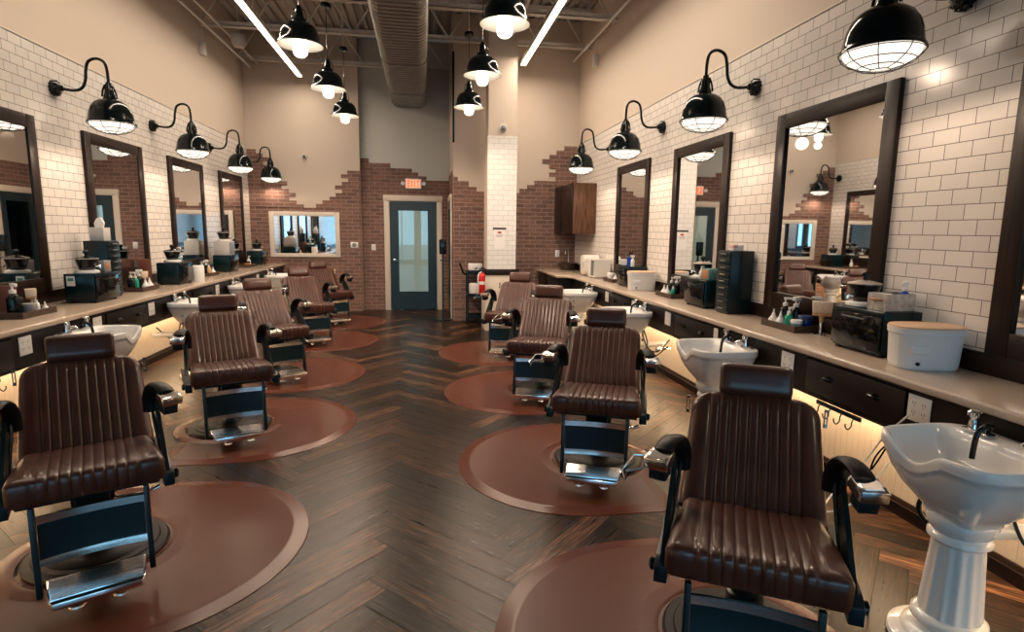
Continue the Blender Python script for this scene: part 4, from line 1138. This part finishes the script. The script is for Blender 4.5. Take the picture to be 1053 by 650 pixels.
LMS = [(2.54, 2.955, PI, top, 'lather machine with dark bowl and pale lid beside galvanised box on the right'), (2.56, 4.96, PI, top, 'lather machine on the towel cabinet left of drawer tower'),
       (-2.87, 5.44, 0, top, 'black lather machine in front of the left drawer tower'), (-2.87, 7.16, 0, top, 'lather machine on the towel cabinet beside white canister'), (-2.93, 9.12, 0, top + .205, 'lather machine on top of the grey square box'), (-2.95, 10.90, 0, top, 'lather machine on farthest left cabinet')]
for k, (x, y, a, z, lb) in enumerate(LMS):
    if k in (0, 2):
        o = lm0 if k == 0 else lm1; o.location = (x, y, z); o.rotation_euler = (0, 0, a); o['label'] = lb
    else: dup(lm0 if k < 2 else lm1, lb, (x, y, z), a)
def simple(name, label, cat, loc, parts, rz=0, group=None):
    t = thing(name, label, cat, loc, rz, group)
    for nm, b, m_ in parts: obj(nm, b, m_, t)
    return t
# galvanised box + blue spray bottle on first right cabinet
t = thing('metal_caddy', 'galvanised metal box with copper handle on the nearest right towel cabinet', 'box', (2.53, 2.765, top))
b = new()
for (p, q, r_, s_, u_, v_) in ((-.07, .11, -.065, -.062, 0, .095), (-.07, .11, .062, .065, 0, .095), (-.07, -.067, -.062, .062, 0, .095), (.107, .11, -.062, .062, 0, .095), (-.07, .11, -.065, .065, 0, .003)): box(b, p, q, r_, s_, u_, v_)
obj('body', b, STEEL, t, 0)
b = new(); tube(b, [(-.072, -.035, .06), (-.092, -.03, .062), (-.092, .03, .062), (-.072, .035, .06)], .006, 8, 3); plabel(obj('handle', b, COPPER, t), 'copper handle')
def bottle(kind, m_, label, loc, cat='bottle', grp=None, sc=1.0, capm=None, name=None):
    nm = {'pump': 'pump_bottle', 'spray': 'spray_bottle', 'round': 'bottle', 'jar': 'jar', 'tube': 'lotion_tube', 'squat': 'bottle', 'comb': 'comb_jar'}[kind]
    t = thing(name or nm, label, cat, loc, random.uniform(-.6, .6), grp); s = sc; capm = capm or WHITE
    b = new()
    if kind in ('pump', 'spray', 'round'):
        lathe(b, [(.0, 0), (.026 * s, 0), (.028 * s, .004 * s), (.028 * s, .085 * s), (.022 * s, .10 * s), (.012 * s, .108 * s), (.012 * s, .118 * s), (0, .118 * s)], 22); obj('body', b, m_, t)
        b = new(); lathe(b, [(.014 * s, .112 * s), (.014 * s, .128 * s), (.005 * s, .131 * s), (.005 * s, .15 * s), (0, .15 * s)], 16)
        if kind == 'pump': box(b, -.008 * s, .034 * s, -.007 * s, .007 * s, .148 * s, .160 * s, .002); tube(b, [(.03 * s, 0, .154 * s), (.036 * s, 0, .146 * s)], .004 * s, 8)
        if kind == 'spray': box(b, -.022 * s, .03 * s, -.010 * s, .010 * s, .146 * s, .168 * s, .004); tube(b, [(.018 * s, 0, .15 * s), (.026 * s, 0, .135 * s), (.018 * s, 0, .122 * s)], .003 * s, 8)
        obj('pump_head' if kind == 'pump' else 'cap', b, capm, t)
    elif kind == 'squat':
        lathe(b, [(.0, 0), (.028 * s, 0), (.032 * s, .006 * s), (.030 * s, .035 * s), (.016 * s, .055 * s), (.011 * s, .062 * s), (.011 * s, .07 * s), (0, .07 * s)], 22); obj('body', b, m_, t)
        b = new(); lathe(b, [(.011 * s, .07 * s), (.006 * s, .08 * s), (.004 * s, .098 * s), (0, .10 * s)], 14); obj('nozzle', b, capm, t)
    elif kind == 'jar':
        lathe(b, [(.0, 0), (.036 * s, 0), (.038 * s, .004 * s), (.038 * s, .055 * s), (0, .055 * s)], 24); obj('body', b, m_, t)
        b = new(); lathe(b, [(.040 * s, .0555 * s), (.040 * s, .075 * s), (.037 * s, .079 * s), (0, .079 * s)], 24); obj('lid', b, capm, t)
    elif kind == 'tube':
        lathe(b, [(.016 * s, .0), (.017 * s, .02 * s)], 18); obj('cap', b, capm, t)
        b = new(); lathe(b, [(.020 * s, .0202 * s), (.022 * s, .06 * s), (.018 * s, .12 * s), (.006 * s, .135 * s), (0, .135 * s)], 18, mtx=Matrix.Diagonal((1, .8, 1, 1))); obj('body', b, m_, t)
    elif kind == 'comb':
        lathe(b, [(.0, 0), (.05 * s, 0), (.05 * s, .01 * s), (.042 * s, .014 * s), (.042 * s, .10 * s), (0, .10 * s)], 26); obj('body', b, m_, t)
        b = new(); lathe(b, [(.046 * s, .1005 * s), (.046 * s, .118 * s), (.03 * s, .124 * s), (0, .126 * s)], 26); obj('lid', b, capm, t)
        b = new()
        for dx in (-.02, 0, .02): box(b, dx * s - .006, dx * s + .006, -.002, .002, .12 * s, .165 * s)
        obj('comb', b, BLACK, t, 0)
    return t
bottle('spray', BLUEL, 'blue spray bottle with white cap in the galvanised metal box', (2.60, 2.735, top + .0035), sc=.95)
bottle('jar', WHITE, 'white tub in the galvanised metal box', (2.51, 2.78, top + .0035), 'jar', sc=1.1)
# ribbed oval tubs
def make_tub():
    t = thing('ribbed_tub', '', 'tub'); n = 96
    def ring(b, a_, c_, z, rib=0):
        out = []
        for k in range(n):
            a = 2 * PI * k / n; p = 3.0; ca, sa = math.cos(a), math.sin(a); r = (abs(ca) ** p + abs(sa) ** p) ** (-1 / p)
            m_ = 1 - rib * (.012 if k % 4 == 0 else 0)
            out.append(b.verts.new((a_ * r * ca * m_, c_ * r * sa * m_, z)))
        return out
    def loft(L):
        b = bmesh.new(); R_ = [ring(b, *l) for l in L]
        for A, B in zip(R_, R_[1:]):
            for i in range(n): b.faces.new((A[i], A[(i + 1) % n], B[(i + 1) % n], B[i]))
        b.faces.new(R_[0][::-1]); b.faces.new(R_[-1]); bmesh.ops.recalc_face_normals(b, faces=b.faces[:]); return b
    obj('body', loft([(.140, .090, 0, 0), (.146, .095, .006, 0), (.150, .098, .02, 1), (.158, .104, .165, 1), (.160, .106, .175, 0), (.164, .110, .178, 0), (.166, .112, .207, 0)]), mat('tub_white', (.74, .75, .75), .35), t, 35)
    plabel(obj('lid', loft([(.162, .108, .2072, 0), (.163, .109, .214, 0), (.156, .103, .218, 0)]), mat('peach_lid', (.70, .46, .29), .4), t, 40), 'peach coloured top')
    b = new(); lathe(b, [(.009, 0), (.009, .008), (0, .009)], 14, mtx=Matrix.Translation((-.085, -.094, .035)) @ Matrix.Rotation(PI/2, 4, 'X')); obj('knob', b, BLACK, t)
    b = new(); box(b, -.125, -.04, -.108, -.100, .085, .125, .004); obj('label_plate', b, WHITE, t)
    return t
tb0 = make_tub(); tb0['label'] = 'large white ribbed oval tub with peach top on the nearest right worktop'; tb0.location = (2.50, 2.475, ZK1); tb0.rotation_euler = (0, 0, math.radians(-12))
dup(tb0, 'smaller-looking white ribbed tub before the third right mirror', (2.49, 6.26, ZK1), math.radians(-6))
# drawer towers
def make_tower():
    t = thing('drawer_tower', '', 'drawer tower', group='black drawer towers')
    obj('body', box(new(), -.20, .0, -.10, .10, 0, .52, .004), BLACKM, t)
    for k in range(9):
        z = .012 + k * .056
        d = obj('drawer', box(new(), .0005, .012, -.094, .094, z, z + .052, .003), BLACKM, t)
        b = new(); box(b, .0115, .022, -.035, .035, z + .028, z + .036, .002); obj('drawer_pull', b, mat('brushed_pull', (.45, .40, .34), .35, 1.0), d)
    return t
tw0 = make_tower(); tw0.location = (2.47, 4.41, ZK1); tw0.rotation_euler = (0, 0, PI); tw0['label'] = 'tall black drawer tower left of the largest right mirror'
dup(tw0, 'tall black drawer tower under the tissue box on the left', (-2.86, 5.87, ZK1), 0)
simple('tissue_box', 'white tissue box on top of the left drawer tower', 'tissue box', (-2.96, 5.87, ZK1 + .5205), [('box', box(new(), -.06, .06, -.06, .06, 0, .12, .003), mat('grey_card', (.55, .54, .52), .6)), ('tissue', prism(new(), [(-.035, .12), (.035, .12), (.045, .165), (.02, .215), (-.015, .205), (-.04, .16)], 'Y', -.012, .014, .005), PAPER)])
simple('small_box', 'small pink and white box on top of the right drawer tower', 'box', (2.56, 4.40, ZK1 + .5205), [('box', box(new(), -.045, .045, -.035, .035, 0, .045, .004), PAPER), ('lid_flap', box(new(), -.046, -.01, -.036, .036, .02, .046, .002), mat('pink_card', (.7, .4, .38), .6))])
simple('framed_label', 'small dark box with copper label on the labelled left towel cabinet', 'box', (-2.80, 5.63, top), [('body', box(new(), -.05, .0, -.055, .055, 0, .10, .004), GREYP), ('label', box(new(), .0, .003, -.035, .035, .03, .075, .001), COPPER)])
simple('cabinet_sticker', 'white rating label on the side of nearest left towel cabinet', 'label', (-2.95, 5.334, 1.12), [('sheet', box(new(), -.032, .032, -.002, 0, -.042, .042, .0), PAPER), ('print', box(new(), -.022, .022, -.003, -.0015, .0, .025, .0), mat('green_print', (.05, .25, .2), .6))])
simple('square_box', 'pale grey square box on the third left towel cabinet', 'box', (-2.93, 9.15, top), [('body', box(new(), -.11, .10, -.13, .13, 0, .204, .006), mat('grey_card', (.55, .54, .52), .6)), ('front_panel', box(new(), .1005, .106, -.115, .115, .015, .19, .003), GREYP)])
simple('leather_panel', 'brown leather panel standing behind towel cabinet on the left', 'panel', (-3.06, 6.90, ZK1), [('panel', box(new(), -.06, .06, -.012, .012, 0, .30, .004), BROWNP)])
simple('leather_panel', 'brown leather panel standing in the tray at the left edge', 'panel', (-3.02, 4.62, ZK1), [('panel', box(new(), -.10, .10, -.01, .01, 0, .22, .004), BROWNP)])
t = thing('pump_canister', 'white round canister with pump on the left worktop', 'canister', (-2.72, 7.48, ZK1))
b = new(); lathe(b, [(0, 0), (.068, 0), (.07, .006), (.07, .18), (.064, .19), (.03, .195), (0, .195)], 32); obj('body', b, WHITE, t)
b = new(); lathe(b, [(.02, .195), (.02, .215), (.007, .217), (.007, .25), (0, .25)], 16); box(b, -.01, .055, -.008, .008, .247, .26, .003); obj('pump_head', b, BLACK, t)
# neck brushes
def make_brush():
    t = thing('neck_brush', '', 'brush', group='neck duster brushes')
    b = new(); lathe(b, [(0, 0), (.034, 0), (.034, .006), (.012, .012), (.009, .05), (.011, .075), (.009, .085), (0, .086)], 20); obj('stand', b, CHROME, t)
    b = new(); lathe(b, [(.008, .085), (.014, .10), (.012, .112), (.016, .125), (.02, .132), (0, .133)], 18); box(b, -.021, .021, -.050, .050, .130, .1495, .005); obj('handle', b, TAN, t)
    b = new(); prism(b, [(-.050, .150), (.050, .150), (.056, .225), (-.056, .225)], 'X', -.022, .022, .005); obj('bristles', b, BRISTLE, t)
    return t
nb0 = make_brush(); nb0.location = (2.595, 3.36, ZK1); nb0.scale = (1.12, 1.12, 1.0); nb0.rotation_euler = (0, 0, .91); nb0['label'] = 'neck brush standing bristles up before the largest right mirror'
dup(nb0, 'neck brush standing in the tray at the left edge', (-2.90, 4.74, ZK1 + .0068), -.9).scale = (.62, .62, .8)
dup(nb0, 'neck brush standing in the tray beyond the left drawer tower', (-2.92, 6.565, ZK1 + .0068), -.9).scale = (.62, .62, .8)
# trays and bottles
def make_tray():
    t = thing('wooden_tray', '', 'tray', group='brown bottle trays on the worktops')
    b = new()
    box(b, -.105, .105, -.19, .19, 0, .006)
    for (p, q, r_, s_) in ((-.105, -.095, -.19, .19), (.095, .105, -.19, .19), (-.095, .095, -.19, -.18), (-.095, .095, .18, .19)): box(b, p, q, r_, s_, .006, .045)
    obj('body', b, WICKER, t, 0)
    return t
tr0 = make_tray(); firstt = [True]
def station(x, y, s, lb, where, items):
    global tr0
    loc = (x, y, ZK1); rz = PI if s > 0 else 0
    if firstt[0]: tr0.location = loc; tr0.rotation_euler = (0, 0, rz); tr0['label'] = lb; firstt[0] = False
    else: dup(tr0, lb, loc, rz)
    for (k, m_, dx, dy, sc, cp, txt) in items:
        bottle(k, m_, txt + ' ' + where, (x - s * dx, y + dy, ZK1 + .0065), grp='bottles in the worktop trays', sc=sc, capm=cp)
station(2.565, 3.63, 1, 'brown tray of bottles before the largest right mirror', 'in the tray before the largest right mirror',
        [('squat', WHITE, .05, .13, 1.15, WHITE, 'left white squeeze bottle'), ('squat', WHITE, .05, .045, 1.15, WHITE, 'right white squeeze bottle'), ('pump', BLACK, -.03, .12, 1.25, WHITE, 'left black pump bottle with white head'), ('spray', BLACK, -.03, .0, 1.3, WHITE, 'black trigger bottle with white head'),
         ('pump', GREENL, .05, -.045, .95, WHITE, 'green pump bottle'), ('jar', BLUEL, -.042, -.093, 1.25, mat('navy_cap', (.02, .04, .14), .4), 'white and navy capped jar'), ('jar', TEALL, .045, -.125, .95, WHITE, 'clear teal jar with white lid'), ('tube', GREYP, -.072, .155, .8, WHITE, 'grey lotion tube')])
station(2.565, 5.58, 1, 'brown tray of bottles left of second black towel cabinet on the right', 'in the right tray by the second mirror',
        [('squat', WHITE, .05, .10, 1.15, WHITE, 'first white squeeze bottle'), ('squat', WHITE, .05, .02, 1.15, WHITE, 'second white squeeze bottle'), ('pump', BLACK, -.03, .10, 1.2, WHITE, 'black pump bottle'), ('spray', BLACK, -.03, -.02, 1.25, WHITE, 'black trigger bottle'), ('round', GREENL, .04, -.09, .8, WHITE, 'green bottle')])
station(2.565, 7.40, 1, 'brown tray beside the open white steamer on the right', 'in the far right tray',
        [('jar', WHITE, .03, .08, 1.3, WHITE, 'white jar'), ('pump', BLACK, -.02, -.02, 1.1, BLACK, 'black pump bottle'), ('squat', WHITE, .03, -.10, 1.1, WHITE, 'white squeeze bottle')])
station(-2.88, 4.62, -1, 'brown tray of bottles at the left edge', 'in the tray at the left edge',
        [('pump', BLACK, .0, -.10, 1.5, WHITE, 'tall black pump bottle with pale neck'), ('jar', GREYP, .05, -.02, 1.1, GREYP, 'grey square-looking jar'), ('round', WHITE, .05, .05, .8, WHITE, 'white bottle'), ('tube', BLACK, -.04, .03, 1.0, BLACK, 'black lotion tube'), ('squat', WHITE, .05, .15, .8, WHITE, 'small white dropper bottle')])
station(-2.90, 6.42, -1, 'brown tray of bottles beyond the left drawer tower', 'in the tray beyond the left drawer tower',
        [('pump', BLACK, -.03, -.12, 1.2, WHITE, 'first black pump bottle'), ('pump', GREENL, -.03, -.03, 1.1, WHITE, 'green pump bottle'), ('squat', WHITE, .05, -.0, 1.2, WHITE, 'first white squeeze bottle'), ('squat', WHITE, .05, .09, 1.2, WHITE, 'second white squeeze bottle'), ('spray', BLACK, -.04, .07, 1.2, WHITE, 'black trigger bottle')])
station(-2.93, 8.36, -1, 'brown tray of bottles beyond white canister on the left', 'in the tray beyond the white canister',
        [('pump', BLACK, -.02, -.10, 1.2, WHITE, 'black pump bottle'), ('round', TAN, .04, -.02, 1.0, WHITE, 'tan bottle'), ('squat', WHITE, .05, .10, 1.1, WHITE, 'white squeeze bottle'), ('spray', BLACK, -.03, .08, 1.2, WHITE, 'black trigger bottle')])
station(-2.95, 10.25, -1, 'small brown tray at the far end of left worktop', 'in the far left tray',
        [('jar', COPPER, .03, -.08, 1.2, BLACK, 'copper coloured jar'), ('pump', WHITE, .02, .06, 1.1, WHITE, 'white pump bottle')])
# comb jar and cans on cabinets
bottle('comb', BLUEL, 'blue disinfectant jar with combs on the third right towel cabinet', (2.52, 6.72, top), 'jar', sc=1.05, capm=CHROME)
bottle('spray', WHITE, 'white bottle beside the blue comb jar', (2.51, 6.62, top), sc=.8)
simple('copper_tin', 'copper and teal tin box on second right towel cabinet', 'tin', (2.52, 4.73, top), [('body', box(new(), -.05, .08, -.06, .06, 0, .10, .004), TEALL), ('label', box(new(), -.053, -.0502, -.05, .05, .01, .09, .001), COPPER)])
bottle('pump', WHITE, 'white pump bottle on the second right towel cabinet', (2.49, 4.84, top), sc=.7)
bottle('spray', TEALL, 'pale teal bottle beside the left lather machine by the canister', (-2.85, 7.30, top), sc=1.0)
